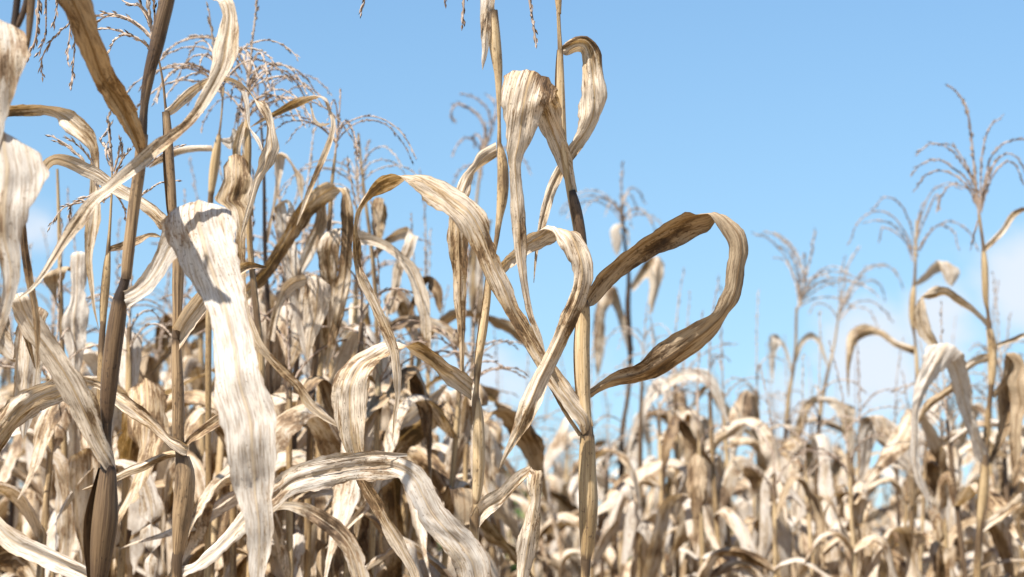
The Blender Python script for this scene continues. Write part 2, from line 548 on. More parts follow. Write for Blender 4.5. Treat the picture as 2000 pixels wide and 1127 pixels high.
def sheath_shell(g, pts, widths, seed, seam=0.0, flare=1.0, nseg=22, step=0.008):
    """a leaf sheath wrapped round the stalk: an open spiral shell whose free edge lifts"""
    r = np.random.RandomState(seed)
    pts = np.asarray(pts, float)
    t = np.linspace(0, 1, len(pts))
    D = catmull(np.hstack([pts, np.asarray(widths, float)[:, None] * 0.455, t[:, None]]), step)
    P, R, K = D[:, :3], D[:, 3], D[:, 4]
    s = np.concatenate([[0], np.cumsum(np.linalg.norm(np.diff(P, axis=0), axis=1))])
    T = norm(np.gradient(P, axis=0))
    A = norm(np.cross(T, np.array((0.0, 1.0, 0.0))))     # to the side (camera right when the stalk runs down)
    B = np.cross(A, T)
    a = np.linspace(0, 1, nseg)
    Aa, S = np.meshgrid(a, s)
    w1 = Wob(seed + 3)
    sw = seam + 0.35 * w1(S * 12, 1.0)
    TH = sw + Aa * 2 * math.pi * 1.08
    lift = np.clip((Aa - 0.86) / 0.14, 0, 1) ** 1.5 * (0.28 + 0.25 * w1(S * 30, 4.0)) * flare
    lift = lift * (0.35 + 0.65 * np.sin(np.clip(K, 0, 1) * math.pi))[:, None]
    RR = np.maximum(R, 4e-4)[:, None] * (0.95 + 0.07 * Aa + lift + 0.012 * np.sin(TH * 17 + w1(S * 9, 2.0)) + 0.03 * w1(np.cos(TH) * 2 + S * 35, np.sin(TH) * 2))
    V = P[:, None, :] + A[:, None, :] * (RR * np.cos(TH))[..., None] + B[:, None, :] * (RR * np.sin(TH))[..., None]
    UV = np.stack([Aa * 2 * math.pi * R.mean(), S], -1)
    nd = np.clip(1 - K / 0.10, 0, 1) * 0.8 + np.clip(1 - (1 - K) / 0.12, 0, 1)
    g.grid(V, UV, nd[:, None] * np.ones_like(Aa), np.full_like(S, g.tone), r.rand())
    return g


def spikelets(g, P, seed, gap=0.006, size=0.008, spread=0.45, thick=0.0012):
    """little dry florets in pairs along a tassel branch"""
    r = np.random.RandomState(seed)
    s = np.concatenate([[0], np.cumsum(np.linalg.norm(np.diff(P, axis=0), axis=1))])
    T = norm(np.gradient(P, axis=0))
    n = max(2, int(s[-1] / gap))
    for i in range(n):
        d = (i + r.rand() * 0.6) * gap + s[-1] * 0.06
        if d >= s[-1]:
            break
        p = np.array([np.interp(d, s, P[:, k]) for k in range(3)])
        t = norm(np.array([np.interp(d, s, T[:, k]) for k in range(3)]))
        q = r.randn(3)
        q = norm(q - t * q.dot(t))
        if r.rand() < 0.12:
            continue
        ax = norm(t + q * spread * (0.5 + r.rand()))
        L = size * (0.7 + 0.6 * r.rand())
        b = norm(np.cross(ax, q))
        c = np.cross(b, ax)
        w_ = thick * (0.8 + 0.5 * r.rand())
        o = p + q * thick * 0.4
        m_ = o + ax * L * 0.45
        v = np.array([o, m_ + b * w_, m_ + c * w_, m_ - b * w_, m_ - c * w_, o + ax * L])
        q4 = np.array([[0, 1, 5, 2], [0, 2, 5, 3], [0, 3, 5, 4], [0, 4, 5, 1]]) + g.n
        z = np.zeros(6)
        g.add(v, q4, np.zeros((6, 2)), z, z, np.full(6, r.rand()))


def branch(g, pts, seed, r0=0.0011, gap=0.006, size=0.008, nseg=5, step=0.006, spread=0.45, thick=0.0012):
    thick = max(thick * 0.85, r0 * 0.9)
    spread = spread * 0.55
    gap = gap * 0.75
    pts = np.asarray(pts, float)
    rr = np.linspace(r0, r0 * 0.45, len(pts))
    tube(g, pts, rr, seed, nseg, None, step, 0.1)
    if size:
        spikelets(g, catmull(pts, 0.004), seed + 1, gap, size, spread, thick)
    return g


# ------------------------------------------------------------------ object helpers
def link(name, me, parent=None, label=None):
    o = bpy.data.objects.new(name, me)
    COL.objects.link(o)
    if parent is not None:
        o.parent = parent
    if label:
        o["label"] = label
    return o


def plant(label, base, group=None, name="corn_plant"):
    o = bpy.data.objects.new(name, None)
    o.empty_display_size = 0.1
    COL.objects.link(o)
    o.location = base
    o["label"] = label
    o["category"] = "corn plant"
    if group:
        o["group"] = group
    return o


class Hero:
    """a plant traced from the photograph: every pixel gets this plant's own depth"""
    SEED = [100]

    def __init__(self, label, depth, base_px, group=None):
        self.d = depth
        b = P3(base_px, 1127, depth)
        self.base = np.array((b[0], b[1], 0.0))
        self.o = plant(label, self.base, group)

    def seed(self):
        Hero.SEED[0] += 1
        return Hero.SEED[0]

    def mm(self, px, d=None):
        return px * (d or self.d) / FPX

    def leaf(self, st, mat=M_LEAF, label=None, dz=0.0, extra=None, tone=0.0, **kw):
        """st rows: x1,y1,x2,y2[,dz_mm[,de_mm]]: the two edges, centre depth offset, depth of edge 1 minus edge 2"""
        g = Geo()
        g.tone = tone
        for k, rows in enumerate([st] + ([extra] if extra else [])):
            Pc, Cc = [], []
            for row in rows:
                x1, y1, x2, y2 = row[:4]
                z = (row[4] if len(row) > 4 else 0) / 1000.0
                e = (row[5] if len(row) > 5 else 0) / 1000.0
                d = self.d + dz / 1000.0 + z
                a, b = P3(x1, y1, d + e / 2), P3(x2, y2, d - e / 2)
                Pc.append((a + b) / 2)
                Cc.append((a - b) * 1.06)
            args = dict(kw)
            if k:
                args['fold'] = 0.05
            ribbon(g, np.array(Pc), np.array(Cc), self.seed(), **args)
        return link("leaf", g.mesh("leaf", mat, self.base), self.o, label)

    def stalk(self, rows, mat=M_STALK, to_ground=True):
        """rows top to bottom: x,y,w[,node[,dz_mm]]"""
        pts = [P3(r[0], r[1], self.d + (r[4] / 1000 if len(r) > 4 else 0)) for r in rows]
        rd = [self.mm(r[2]) / 2 for r in rows]
        nd = [r[3] if len(r) > 3 else 0 for r in rows]
        if to_ground:
            p = pts[-1]
            z = p[2]
            k = 7
            for i in range(1, k + 1):
                f = i / k
                q = p * (1 - f) + self.base * f
                pts.append(q)
                rd.append(max(rd[len(rows) - 1], 0.009) * (1 + 0.15 * f))
                nd.append(0.0)
        g = Geo()
        tube(g, pts, rd, self.seed(), 14, nd)
        return link("stalk", g.mesh("stalk", mat, self.base), self.o)

    def sheath(self, rows, mat=M_STALK, seam=0.0, flare=1.0, tone=-0.06):
        pts = [P3(r[0], r[1], self.d + (r[3] / 1000 if len(r) > 3 else 0)) for r in rows]
        wd = [self.mm(r[2]) for r in rows]
        g = Geo()
        g.tone = tone
        sheath_shell(g, pts, wd, self.seed(), seam, flare)
        return link("sheath", g.mesh("sheath", mat, self.base), self.o)

    def tassel(self, branches, mat=M_TASSEL, r0=0.0011, size=0.0085, gap=0.006, spike=None, dz=0, spread=0.45):
        """branches: pixel polylines; spike: the first, stiff one"""
        root = None
        for k, br in enumerate(branches):
            pts = []
            s = self.seed()
            rr = random.Random(s)
            zz = 0.0
            tot = rr.uniform(-60, 60) / 1000.0 if k else 0
            for i, p in enumerate(br):
                z = tot * (i / max(1, len(br) - 1)) ** 1.3
                pts.append(P3(p[0], p[1], self.d + dz / 1000 + z + (p[2] / 1000 if len(p) > 2 else 0)))
            g = Geo()
            branch(g, pts, s, r0 * (1.5 if k == 0 else 1.0), gap, size, 6, 0.006, spread)
            me = g.mesh("tassel" if root is None else "branch", mat, self.base)
            o = link("tassel" if root is None else "branch", me, self.o if root is None else root)
            if root is None:
                root = o
        return root

    def auto_tassel(self, base, tip, n=12, blen=0.17, mat=M_TASSEL, droop=1.0, size=0.008, r0=0.001, open_=1.0, gap=0.007, dz=0, as_parts=True):
        a = P3(base[0], base[1], self.d + dz / 1000)
        b = P3(tip[0], tip[1], self.d + dz / 1000)
        root = None
        for k, pts in enumerate(tassel_paths(a, b, n, blen, self.seed(), droop, open_)):
            g = Geo()
            branch(g, pts, self.seed(), r0 * (1.5 if k == 0 else 1), gap, size, 5, 0.01)
            o = link("tassel" if root is None else "branch", g.mesh("branch", mat, self.base), self.o if root is None else root)
            root = root or o
        return root


def tassel_paths(a, b, n, blen, seed, droop=1.0, open_=1.0):
    r = random.Random(seed)
    a, b = np.asarray(a, float), np.asarray(b, float)
    ax = norm(b - a)
    L = np.linalg.norm(b - a)
    side = norm(np.cross(ax, np.array((0.3, 1, 0.1))))
    other = np.cross(ax, side)
    lean = side * r.uniform(-1, 1) + other * r.uniform(-1, 1)
    paths = [np.array([a + ax * L * f + lean * L * 0.09 * f**3 for f in np.linspace(0, 1, 8)])]
    for k in range(n):
        f0 = r.uniform(0.02, 0.42)
        p = a + ax * L * f0
        az = k * 2.4 + r.uniform(-.5, .5)
        out_ = side * math.cos(az) + other * math.sin(az)
        ang = rad(r.uniform(18, 42)) * open_
        d = norm(ax * math.cos(ang) + out_ * math.sin(ang))
        ln = blen * r.uniform(0.65, 1.15)
        ns = 12
        pts = [p]
        for i in range(ns):
            f = (i + 1) / ns
            dd = droop * (0.22 * f + 0.10) * r.uniform(0.8, 1.2)
            d = norm(d + np.array((0, 0, -1.0)) * dd + out_ * 0.05)
            p = p + d * ln / ns
            pts.append(p)
        paths.append(np.array(pts))
    return paths
# ------------------------------------------------------------------ the plants one can tell apart
# ---- the heart plant
A = Hero("tall sharp dry corn plant whose curling leaves sketch a heart, thick straw stalk", 2.02, 1145)
A.stalk([(1091, -330, 5), (1091, -150, 7), (1090, 0, 8), (1092, 60, 8, .3), (1094, 97, 10, .9), (1095, 180, 10), (1099, 290, 11), (1112, 370, 13, .3),
         (1130, 470, 15), (1139, 590, 20, .9), (1138, 700, 20), (1143, 800, 20), (1147, 848, 24, 1), (1148, 960, 20), (1146, 1060, 17, .2),
         (1144, 1097, 19, 1), (1143, 1130, 17, .1)], M_STALK)
A.sheath([(1090, -130, 8), (1090, -60, 17), (1090, -20, 18), (1091, 15, 12), (1092, 28, 9)], M_PSTALK, 0.5, 0.3)
A.sheath([(1094, 97, 13), (1094, 125, 16), (1095, 185, 19), (1098, 250, 18), (1102, 300, 15), (1108, 345, 11)], M_PSTALK, 2.6, 0.7)
A.sheath([(1116, 372, 17), (1123, 400, 24), (1131, 440, 25), (1138, 500, 24), (1141, 560, 21), (1140, 592, 20)], M_DSTALK, 3.3, 0.4)
A.sheath([(1140, 590, 26), (1139, 625, 31), (1137, 670, 34), (1138, 730, 33), (1141, 790, 28), (1146, 840, 26)], M_PSTALK, 2.4, 0.8)
A.sheath([(1147, 850, 31), (1147, 885, 35), (1147, 930, 38), (1148, 970, 39), (1147, 1020, 36), (1146, 1060, 30), (1144, 1092, 21)], M_STALK, -0.5, 0.7, -0.16)
# top folded blade
A.leaf([(1112, 372, 1127, 376), (1106, 358, 1124, 358), (1077, 298, 1113, 298, -2), (1052, 245, 1096, 245, -8), (1022, 195, 1092, 200, -16, 3),
        (990, 141, 1087, 172, -30, 4), (978, 177, 1076, 190, -44, 2), (980, 213, 1063, 213, -46), (985, 248, 1049, 247, -46), (988, 284, 1035, 282, -44),
        (991, 312, 1021, 310, -42), (995, 355, 1020, 355, -40), (997, 400, 1026, 400, -38), (999, 440, 1028, 440, -36), (1004, 486, 1029, 486, -34),
        (1014, 540, 1029, 540, -32), (1022, 579, 1034, 579, -30), (1031, 621, 1044, 621, -29), (1045, 653, 1056, 652, -28), (1064, 688, 1065, 687, -26)],
       M_LEAF, "broad leaf folded over and hanging between the stalks", tone=0.04, bow=0.28, fold=0.14, pleat=1.6, crumple=1.1)
# top small loop
A.leaf([(1096, 88, 1100, 106), (1106, 80, 1108, 107, 0, -8), (1123, 73, 1122, 102, 0, -18), (1145, 73, 1134, 103, 0, -24), (1166, 92, 1138, 118, 0, -18),
        (1176, 121, 1137, 149, 0, -8), (1185, 149, 1134, 180, 0, 0), (1191, 188, 1131, 220, 0, 5), (1178, 227, 1130, 248, 2, 5), (1159, 256, 1124, 264, 4, 2),
        (1137, 287, 1110, 283, 8), (1114, 319, 1097, 308, 14), (1095, 355, 1080, 336, 18), (1079, 394, 1061, 383, 20), (1073, 418, 1054, 412, 20),
        (1063, 447, 1049, 444, 20), (1052, 483, 1045, 482, 20), (1048, 511, 1043, 512, 20), (1043, 553, 1042, 552, 20)],
       M_LEAF, "small leaf looping over beside the stalk top", tone=0.05, fold=0.2, crumple=1.4)
# right half of the heart
A.leaf([(1146, 572, 1150, 598, -8, -3), (1153, 557, 1157, 593, -8, -10), (1164, 536, 1182, 565, -8, -18), (1203, 501, 1217, 533, -6, -24), (1242, 468, 1267, 499, -4, -28),
        (1270, 449, 1299, 481, -2, -30), (1320, 419, 1341, 462, 0, -30), (1355, 409, 1370, 447, 0, -28), (1376, 410, 1386, 438, 0, -27), (1388, 416, 1401, 421, 0, -28), (1398, 430, 1414, 415, 0, -25),
        (1410, 450, 1434, 426, 0, -18), (1425, 476, 1457, 447, 0, -10), (1424, 497, 1467, 479, 0, -8), (1421, 529, 1462, 511, 0, -8), (1418, 564, 1455, 547, 0, -9),
        (1405, 589, 1446, 586, 0, -12), (1394, 611, 1426, 614, 0, -14), (1370, 625, 1402, 650, 0, -16), (1334, 644, 1363, 685, 0, -17), (1299, 664, 1327, 714, 0, -18),
        (1270, 685, 1288, 737, 0, -17), (1249, 706, 1256, 749, 2, -15), (1231, 715, 1231, 753, 4, -12), (1199, 726, 1192, 757, 7, -10), (1171, 745, 1164, 770, 10, -6),
        (1153, 759, 1152, 778, 12, -3), (1128, 764, 1128, 768, 14)],
       M_BROWN, "leaf curling into the right half of the heart", tone=0.06, bow=0.0, fold=0.1, crumple=0.5, frayed=0.7, pleat=1.5, curl=0.08)
# left half of the heart
A.leaf([(1159, 832, 1136, 851, -6, 4), (1155, 805, 1130, 833, -8, 6), (1127, 770, 1105, 805, -10, 6), (1098, 732, 1072, 755, -10, 6), (1063, 683, 1043, 703, -10, 5),
        (1030, 627, 1008, 645, -10, 5), (1011, 593, 985, 605, -10, 5), (1001, 557, 966, 570, -10, 6), (983, 522, 950, 535, -10, 8), (971, 486, 934, 496, -10, 10),
        (956, 445, 917, 464, -10, 14), (942, 412, 893, 437, -10, 18), (920, 386, 874, 418, -10, 22), (892, 363, 844, 390, -10, 24), (861, 348, 822, 370, -10, 24),
        (830, 341, 805, 356, -10, 24), (803, 341, 793, 350, -10, 26), (778, 357, 772, 338, -10, 26), (754, 371, 745, 340, -10, 24), (723, 391, 722, 367, -10, 20), (704, 420, 703, 398, -10, 14),
        (700, 438, 694, 416, -10, 10), (700, 460, 689, 456, -8, 6), (706, 478, 688, 475, -6, 4), (705, 496, 688, 494, -4, 8), (705, 514, 692, 516, -4, 10), (711, 532, 696, 533, -6, 6), (722, 552, 701, 554, -8, 2),
        (736, 583, 717, 585, -8), (758, 628, 736, 630, -8), (773, 664, 751, 666, -8), (781, 692, 762, 694, -8), (784, 717, 765, 718, -8), (785, 753, 768, 754, -8),
        (781, 780, 771, 780, -8), (778, 798, 768, 798, -8), (772, 833, 767, 833, -8), (766, 864, 765.5, 864, -8)],
       M_LEAF, "leaf arching into the left half of the heart", tone=0.0, bow=0.05, fold=0.13, pleat=1.7, crumple=1.0,
       extra=[(966, 566, 972, 572, 0), (983, 600, 992, 606, 2), (1006, 643, 1018, 650, 3), (1033, 690, 1048, 702, 4), (1052, 722, 1066, 734, 4), (1070, 752, 1082, 762, 4),
              (1098, 803, 1112, 812, 2), (1130, 852, 1140, 852, -2)])
A.auto_tassel((1090, -300), (1080, -760), 14, 0.2)
A.tassel([[(1086, -330), (1060, -300), (1035, -200), (1030, -80), (1034, 0), (1042, 50), (1047, 88)], [(1084, -320), (1120, -330), (1150, -250), (1160, -120), (1158, -40)]], M_TASSEL, 0.0012, 0.009)

# ---- the slender stalk left of it
B = Hero("slender pale corn stalk leaning behind the left half of the heart, white flap on top", 2.10, 927)
B.stalk([(958, -330, 6), (955, -200, 10), (957, 0, 12), (965, 80, 12), (973, 180, 9), (975, 250, 7), (975, 282, 9, .8), (978, 350, 9), (974, 420, 10), (971, 460, 10, 1), (967, 482, 9, .4),
         (957, 530, 11, .8), (954, 560, 12), (945, 650, 13), (936, 700, 13), (932, 732, 14, .9), (931, 755, 10, .2), (929, 776, 14, 1), (933, 850, 14), (932, 930, 14), (929, 985, 13, .3),
         (926, 1008, 18, 1), (928, 1046, 15), (929, 1130, 17)], M_PSTALK)
B.sheath([(962, 20, 22), (966, 80, 27), (972, 130, 21), (975, 165, 12), (975, 200, 8), (975, 240, 7)], M_PSTALK, 1.2, 0.5)
B.sheath([(975, 280, 9), (979, 305, 17), (981, 350, 22), (979, 395, 20), (975, 425, 14), (971, 456, 11)], M_PSTALK, -0.3, 0.8)
B.sheath([(962, 500, 12), (955, 545, 14), (951, 590, 16), (943, 645, 18), (936, 695, 16), (932, 728, 13)], M_PSTALK, 2.6, 0.4)
B.sheath([(930, 778, 14), (933, 805, 20), (934, 840, 24), (934, 900, 25), (932, 950, 21), (929, 985, 14)], M_PSTALK, -0.4, 0.6)
B.leaf([(938, -60, 966, -50, 0), (937, 0, 966, 0, -4), (938, 40, 964, 35, -6), (938, 71, 958, 68, -8), (940, 96, 954, 94, -8), (940, 117, 949, 116, -8), (942, 137, 942.5, 137, -8)],
       M_PALE, "white dried flap hanging at the stalk top", fold=0.2)
B.leaf([(969, 278, 971, 306, 4, -4), (935, 300, 946, 324, 4, -10), (925, 319, 928, 340, 4, -8), (906, 338, 925, 352, 4, -4), (894, 354, 922, 372, 2), (884, 385, 914, 398, 0),
        (877, 426, 912, 428, 0), (876, 451, 914, 451, 0), (878, 486, 913, 486, 0), (884, 540, 911, 540, 0), (887, 593, 909, 593), (893, 628, 908, 628), (896, 664, 907, 664),
        (898, 699, 907, 699), (900, 728, 905, 728), (902, 745, 902.5, 745)], M_LEAF, fold=0.18, pleat=1.4)
# centre leaf crossing over the heart
B.leaf([(958, 540, 962, 560, 0, -4), (979, 511, 988, 530, 0, -10), (1003, 488, 1005, 517, -30, -16), (1029, 460, 1031, 497, -60, -20), (1052, 447, 1060, 481, -85, -20), (1068, 444, 1081, 468, -100, -22),
        (1083, 452, 1096, 452, -112, -24), (1091, 472, 1121, 444, -122, -20), (1102, 492, 1143, 468, -130, -10), (1111, 512, 1156, 505, -134, -4), (1114, 526, 1159, 525, -134), (1114, 554, 1154, 560, -134),
        (1105, 586, 1146, 589, -134), (1092, 616, 1130, 622, -134), (1076, 660, 1108, 667, -132), (1059, 696, 1090, 705, -132), (1036, 740, 1070, 748, -132), (1022, 770, 1062, 772, -132), (1009, 801, 1050, 800, -132),
        (1002, 826, 1038, 826, -132), (992, 862, 1015, 858, -132), (983, 887, 996, 884, -132), (972, 923, 973, 923, -130)],
       M_LEAF, "leaf drooping across the middle of the heart", tone=0.03, bow=0.05, fold=0.16, pleat=1.8, crumple=1.1)
# left leaf bending over at mid height
B.leaf([(923, 744, 921, 781, 0, -10), (893, 719, 884, 754, -2, -18), (861, 696, 861, 738, -4, -24), (826, 675, 836, 714, -6, -26), (808, 672, 806, 694, -6, -26), (792, 680, 788, 674, -8, -28), (776, 688, 757, 667, -10, -26),
        (757, 696, 719, 682, -14, -20), (737, 708, 684, 706, -18, -14), (722, 735, 656, 740, -24, -6), (716, 763, 650, 763, -28), (715, 780, 650, 775, -28), (712, 816, 655, 812, -30), (712, 853, 663, 851, -30), (713, 892, 675, 884, -28), (714, 922, 689, 921, -26),
        (726, 947, 702, 951, -26), (750, 982, 726, 992, -26), (758, 1007, 741, 1016, -26), (780, 1032, 755, 1053, -26), (794, 1064, 776, 1082, -26), (819, 1118, 801, 1126, -24), (826, 1180, 815, 1184, -24), (826, 1290, 825, 1290, -24)],
       M_LEAF, "broad leaf bending over to the left at mid height", tone=0.0, fold=0.16, pleat=1.2)
B.leaf([(919, 1004, 935, 1029, 0, -4), (946, 972, 955, 1010, -4, 4), (974, 956, 982, 990, -8, 6), (1003, 929, 1007, 962, -12, 6), (1022, 916, 1024, 942, -14, 6), (1038, 911, 1038, 925, -18, 4), (1029, 932, 1062, 917, -26, 0),
        (1030, 954, 1061, 943, -30), (1035, 977, 1057, 970, -30), (1029, 1002, 1055, 1000, -30), (1017, 1039, 1054, 1029, -30), (1010, 1078, 1048, 1070, -30), (1010, 1118, 1035, 1118, -30), (1012, 1200, 1014, 1200, -30)],
       M_LEAF, "short leaf folded down in front of the lower stalk", tone=-0.05, fold=0.16, curl=0.1)
B.auto_tassel((957, -320), (965, -700), 12, 0.2)
B.tassel([[(958, -330), (930, -330), (908, -240), (900, -100), (906, 0), (903, 46)], [(958, -320), (920, -300), (880, -200), (868, -60), (870, 8)], [(956, -310), (880, -330), (780, -260), (725, -120), (714, -10), (705, 27)]], M_TASSEL, 0.0012, 0.009)

# ---- the dark stalk at the left, near the lens
C = Hero("nearest left corn plant, dark brown stalk with a wide bleached blade hanging in the foreground", 1.80, 190)
C.stalk([(345, -330, 12), (340, -130, 20), (326, 0, 22), (306, 80, 22), (292, 150, 20), (282, 205, 16, .6), (278, 262, 19, 1), (272, 330, 16), (264, 380, 18), (252, 480, 18), (243, 552, 18, .8), (232, 588, 26, 1),
         (224, 680, 24), (212, 780, 22), (208, 832, 20, 1), (207, 880, 22), (211, 915, 30, 1), (208, 980, 30), (196, 1064, 28), (190, 1130, 26)], M_DSTALK)
C.sheath([(336, -60, 30), (326, 0, 33), (315, 45, 33), (304, 95, 31), (292, 140, 25), (284, 178, 19), (279, 212, 12)], M_DSTALK, 2.2, 0.6)
C.sheath([(278, 262, 24), (275, 300, 26), (270, 345, 26), (262, 400, 26), (256, 450, 25), (250, 500, 25), (246, 545, 22)], M_MSTALK, 0.7, 0.5)
C.sheath([(234, 586, 32), (227, 630, 37), (220, 680, 38), (214, 735, 37), (210, 785, 32), (208, 826, 22)], M_DSTALK, 0.3, 0.5)
C.sheath([(211, 915, 36), (208, 958, 48), (205, 1010, 58), (199, 1064, 53), (193, 1127, 38), (189, 1180, 26)], M_DSTALK, 2.9, 0.9)
C.leaf([(270, 306, 282, 292, 0), (262, 290, 281, 276, -12), (248, 266, 273, 232, -40, 4), (227, 234, 266, 209, -75, 6), (202, 199, 241, 170, -110, 8), (177, 156, 217, 131, -150, 8), (149, 99, 204, 82, -185, 8), (124, 46, 189, 42, -205, 8), (101, 0, 174, -4, -220, 8),
        (70, -90, 136, -104, -235, 8), (30, -150, 80, -190, -245), (-40, -170, -20, -215, -250), (-110, -130, -120, -170, -255), (-150, -60, -152, -61, -260)],
       M_BROWN, "wide brown leaf slanting up out of the picture", tone=0.02, fold=0.12, crumple=1.3)
C.leaf([(220, 571, 246, 603, 0, 4), (255, 560, 265, 590, -10, 6), (284, 532, 297, 568, -22, 8), (304, 496, 322, 537, -34, 8), (318, 455, 350, 500, -46, 6), (322, 434, 410, 470, -60, 4), (331, 418, 446, 412, -78, 2), (325, 449, 453, 425, -94), (341, 486, 458, 464, -104),
        (355, 518, 459, 490, -110), (369, 543, 464, 522, -116), (380, 560, 468, 548, -120), (400, 600, 477, 593, -130), (415, 646, 487, 646, -140), (417, 682, 499, 682, -147), (421, 735, 510, 730, -156), (423, 764, 521, 764, -160), (433, 816, 543, 820, -166),
        (439, 850, 544, 850, -168), (444, 880, 542, 885, -168), (454, 925, 539, 930, -166), (459, 958, 537, 962, -164), (467, 985, 537, 988, -164), (478, 1021, 535, 1029, -164), (484, 1066, 529, 1080, -164), (489, 1127, 517, 1127, -164), (492, 1260, 500, 1260, -160)],
       M_PALE, "wide bleached blade bent over and hanging down the foreground", tone=-0.08, bow=0.32, fold=0.05, pleat=0.8, crumple=0.55)
C.leaf([(227, 915, 222, 928, 0), (222, 883, 203, 915, -6, 4), (206, 850, 176, 872, -10, 4), (192, 793, 134, 806, -14, 4), (165, 738, 106, 748, -18, 4), (119, 678, 71, 684, -22, 4), (92, 640, 40, 644, -26), (68, 604, 25, 606, -30), (54, 580, 22, 588, -34), (44, 572, 26, 580, -20), (50, 600, 30, 604, 0), (60, 660, 45, 662, 14), (70, 720, 68, 720, 20)],
       M_LEAF, "broad leaf slanting up to the left, its tip snapped back", tone=-0.05, fold=0.07, crumple=0.8)
C.leaf([(340, -95, 352, -70, 0), (372, -66, 380, -38, -40), (405, -40, 402, -15, -80), (432, -12, 414, 0, -100), (456, 0, 424, 2, -110), (463, 28, 432, 28, -112), (467, 53, 424, 53, -114), (466, 92, 413, 92, -116), (458, 124, 412, 124, -116), (439, 153, 405, 153, -116), (419, 187, 390, 183, -116),
        (394, 222, 372, 217, -116), (373, 247, 353, 240, -118), (341, 277, 319, 262, -120), (312, 303, 288, 287, -122), (286, 326, 253, 318, -124), (234, 364, 200, 366, -128), (190, 402, 166, 394, -132), (168, 435, 143, 424, -134), (136, 472, 110, 478, -136), (96, 529, 72, 546, -138), (64, 566, 58, 562, -140), (27, 589, 27.5, 588, -140)],
       M_LEAF, "long thin leaf curving down across the upper left", tone=0.03, fold=0.12, pleat=1.3)
C.auto_tassel((345, -320), (352, -760), 12, 0.2)

# ---- the lighter stalk with a tassel, second from left
D = Hero("straight straw corn stalk just right of the dark one, crossed by arching blades", 2.04, 345)
D.stalk([(286, -30, 3), (295, 50, 4), (303, 85, 4), (311, 120, 4), (319, 165, 5), (324, 215, 6, .6), (328, 240, 10), (333, 330, 11), (340, 420, 12), (345, 500, 13), (345, 600, 14), (344, 662, 15, 1), (346, 700, 15), (347, 800, 17), (350, 860, 20, .5), (354, 893, 23, 1),
         (358, 960, 22), (350, 1060, 19, .2), (345, 1098, 22, 1), (345, 1130, 19, .5)], M_MSTALK)
D.sheath([(324, 218, 16), (328, 260, 18), (331, 310, 20), (335, 370, 20), (338, 425, 17), (340, 445, 12)], M_MSTALK, 2.8, 0.9)
D.sheath([(344, 470, 16), (346, 510, 20), (345, 560, 20), (345, 610, 18), (344, 660, 18)], M_MSTALK, 0.2, 1.3)
D.sheath([(344, 664, 20), (345, 700, 23), (347, 750, 26), (348, 800, 26), (348, 850, 25), (350, 880, 21)], M_MSTALK, 0.5, 0.5)
D.sheath([(355, 893, 28), (359, 920, 36), (358, 960, 40), (354, 1010, 39), (350, 1055, 30), (346, 1095, 18)], M_MSTALK, -0.3, 0.9)
D.leaf([(322, 214, 327, 229, 0, -4), (330, 208, 335, 226, -2, -6), (362, 176, 376, 193, -4, -8), (393, 158, 399, 172, -4, -10), (420, 149, 424, 162, -4, -10), (442, 150, 446, 159, -4, -10), (461, 155, 470, 170, -6, -8), (480, 168, 486, 182, -8, -8), (494, 190, 500, 198, -10, -8), (502, 214, 516, 198, -14, -8),
        (518, 240, 530, 221, -16, -6), (519, 268, 538, 259, -18), (517, 287, 544, 284, -18), (506, 308, 542, 300, -18), (504, 322, 532, 322, -16), (496, 348, 510, 354, -14), (487, 387, 498, 390, -12), (476, 430, 484, 432, -8), (468, 470, 469, 470, -6)],
       M_LEAF, "narrow leaf arching over to the right near the stalk top", fold=0.12)
D.leaf([(470, 176, 482, 180, -10), (478, 205, 487, 205, -12), (482, 232, 488, 234, -12), (486, 250, 489, 250, -12), (493, 264, 497, 259, -14), (503, 280, 508, 273, -16), (511, 296, 513, 291, -18)], M_PALE, fold=0.1, pleat=0.3, crumple=0.4)
D.leaf([(339, 639, 353, 680, -4, -4), (355, 611, 369, 653, -8, -6), (376, 582, 396, 618, -10, -6), (396, 560, 412, 592, -12, -6), (424, 540, 436, 568, -14), (456, 520, 464, 544, -16), (486, 512, 490, 526, -18), (520, 520, 521, 524, -18)], M_LEAF, "thick curled leaf rising right from the middle node", fold=0.2, curl=0.25)
D.leaf([(369, 869, 364, 889, -8, 2), (352, 861, 352, 888, -10, 4), (333, 853, 340, 880, -10, 6), (309, 830, 312, 858, -10, 8), (277, 798, 281, 837, -8, 10), (248, 773, 250, 814, -4, 12), (225, 760, 228, 798, 2, 10), (205, 749, 208, 778, 6, 6), (188, 741, 191, 760, 8, 0), (168, 734, 172, 756, 6, -6), (150, 730, 152, 762, 2, -12), (115, 733, 122, 782, 0, -14),
        (80, 743, 86, 796, -2, -14), (53, 755, 62, 810, -4, -12), (21, 780, 32, 840, -6, -10), (0, 801, 6, 880, -8, -8), (-30, 840, -22, 918, -10, -5), (-55, 905, -45, 955, -10), (-65, 990, -63, 992, -10)],
       M_LEAF, "long leaf arching to the left behind the dark stalk", tone=-0.02, fold=0.12, pleat=2.0, crumple=1.4)
D.leaf([(352, 880, 352, 898, 4), (333, 880, 337, 894, 10), (302, 890, 305, 905, 14, 3), (277, 902, 278, 920, 16, 3), (246, 914, 248, 929, 18, 3), (222, 925, 226, 941, 20), (190, 940, 192, 952, 22), (160, 956, 161, 958, 24)], M_LEAF, fold=0.22)
D.leaf([(356, 870, 362, 880, -2), (364, 857, 368, 870, 0, 3), (394, 830, 396, 854, 4, 5), (424, 809, 430, 832, 8, 5), (458, 785, 466, 810, 12, 4), (490, 770, 496, 790, 14), (522, 772, 523, 776, 16)], M_LEAF, fold=0.18, pleat=1.6)
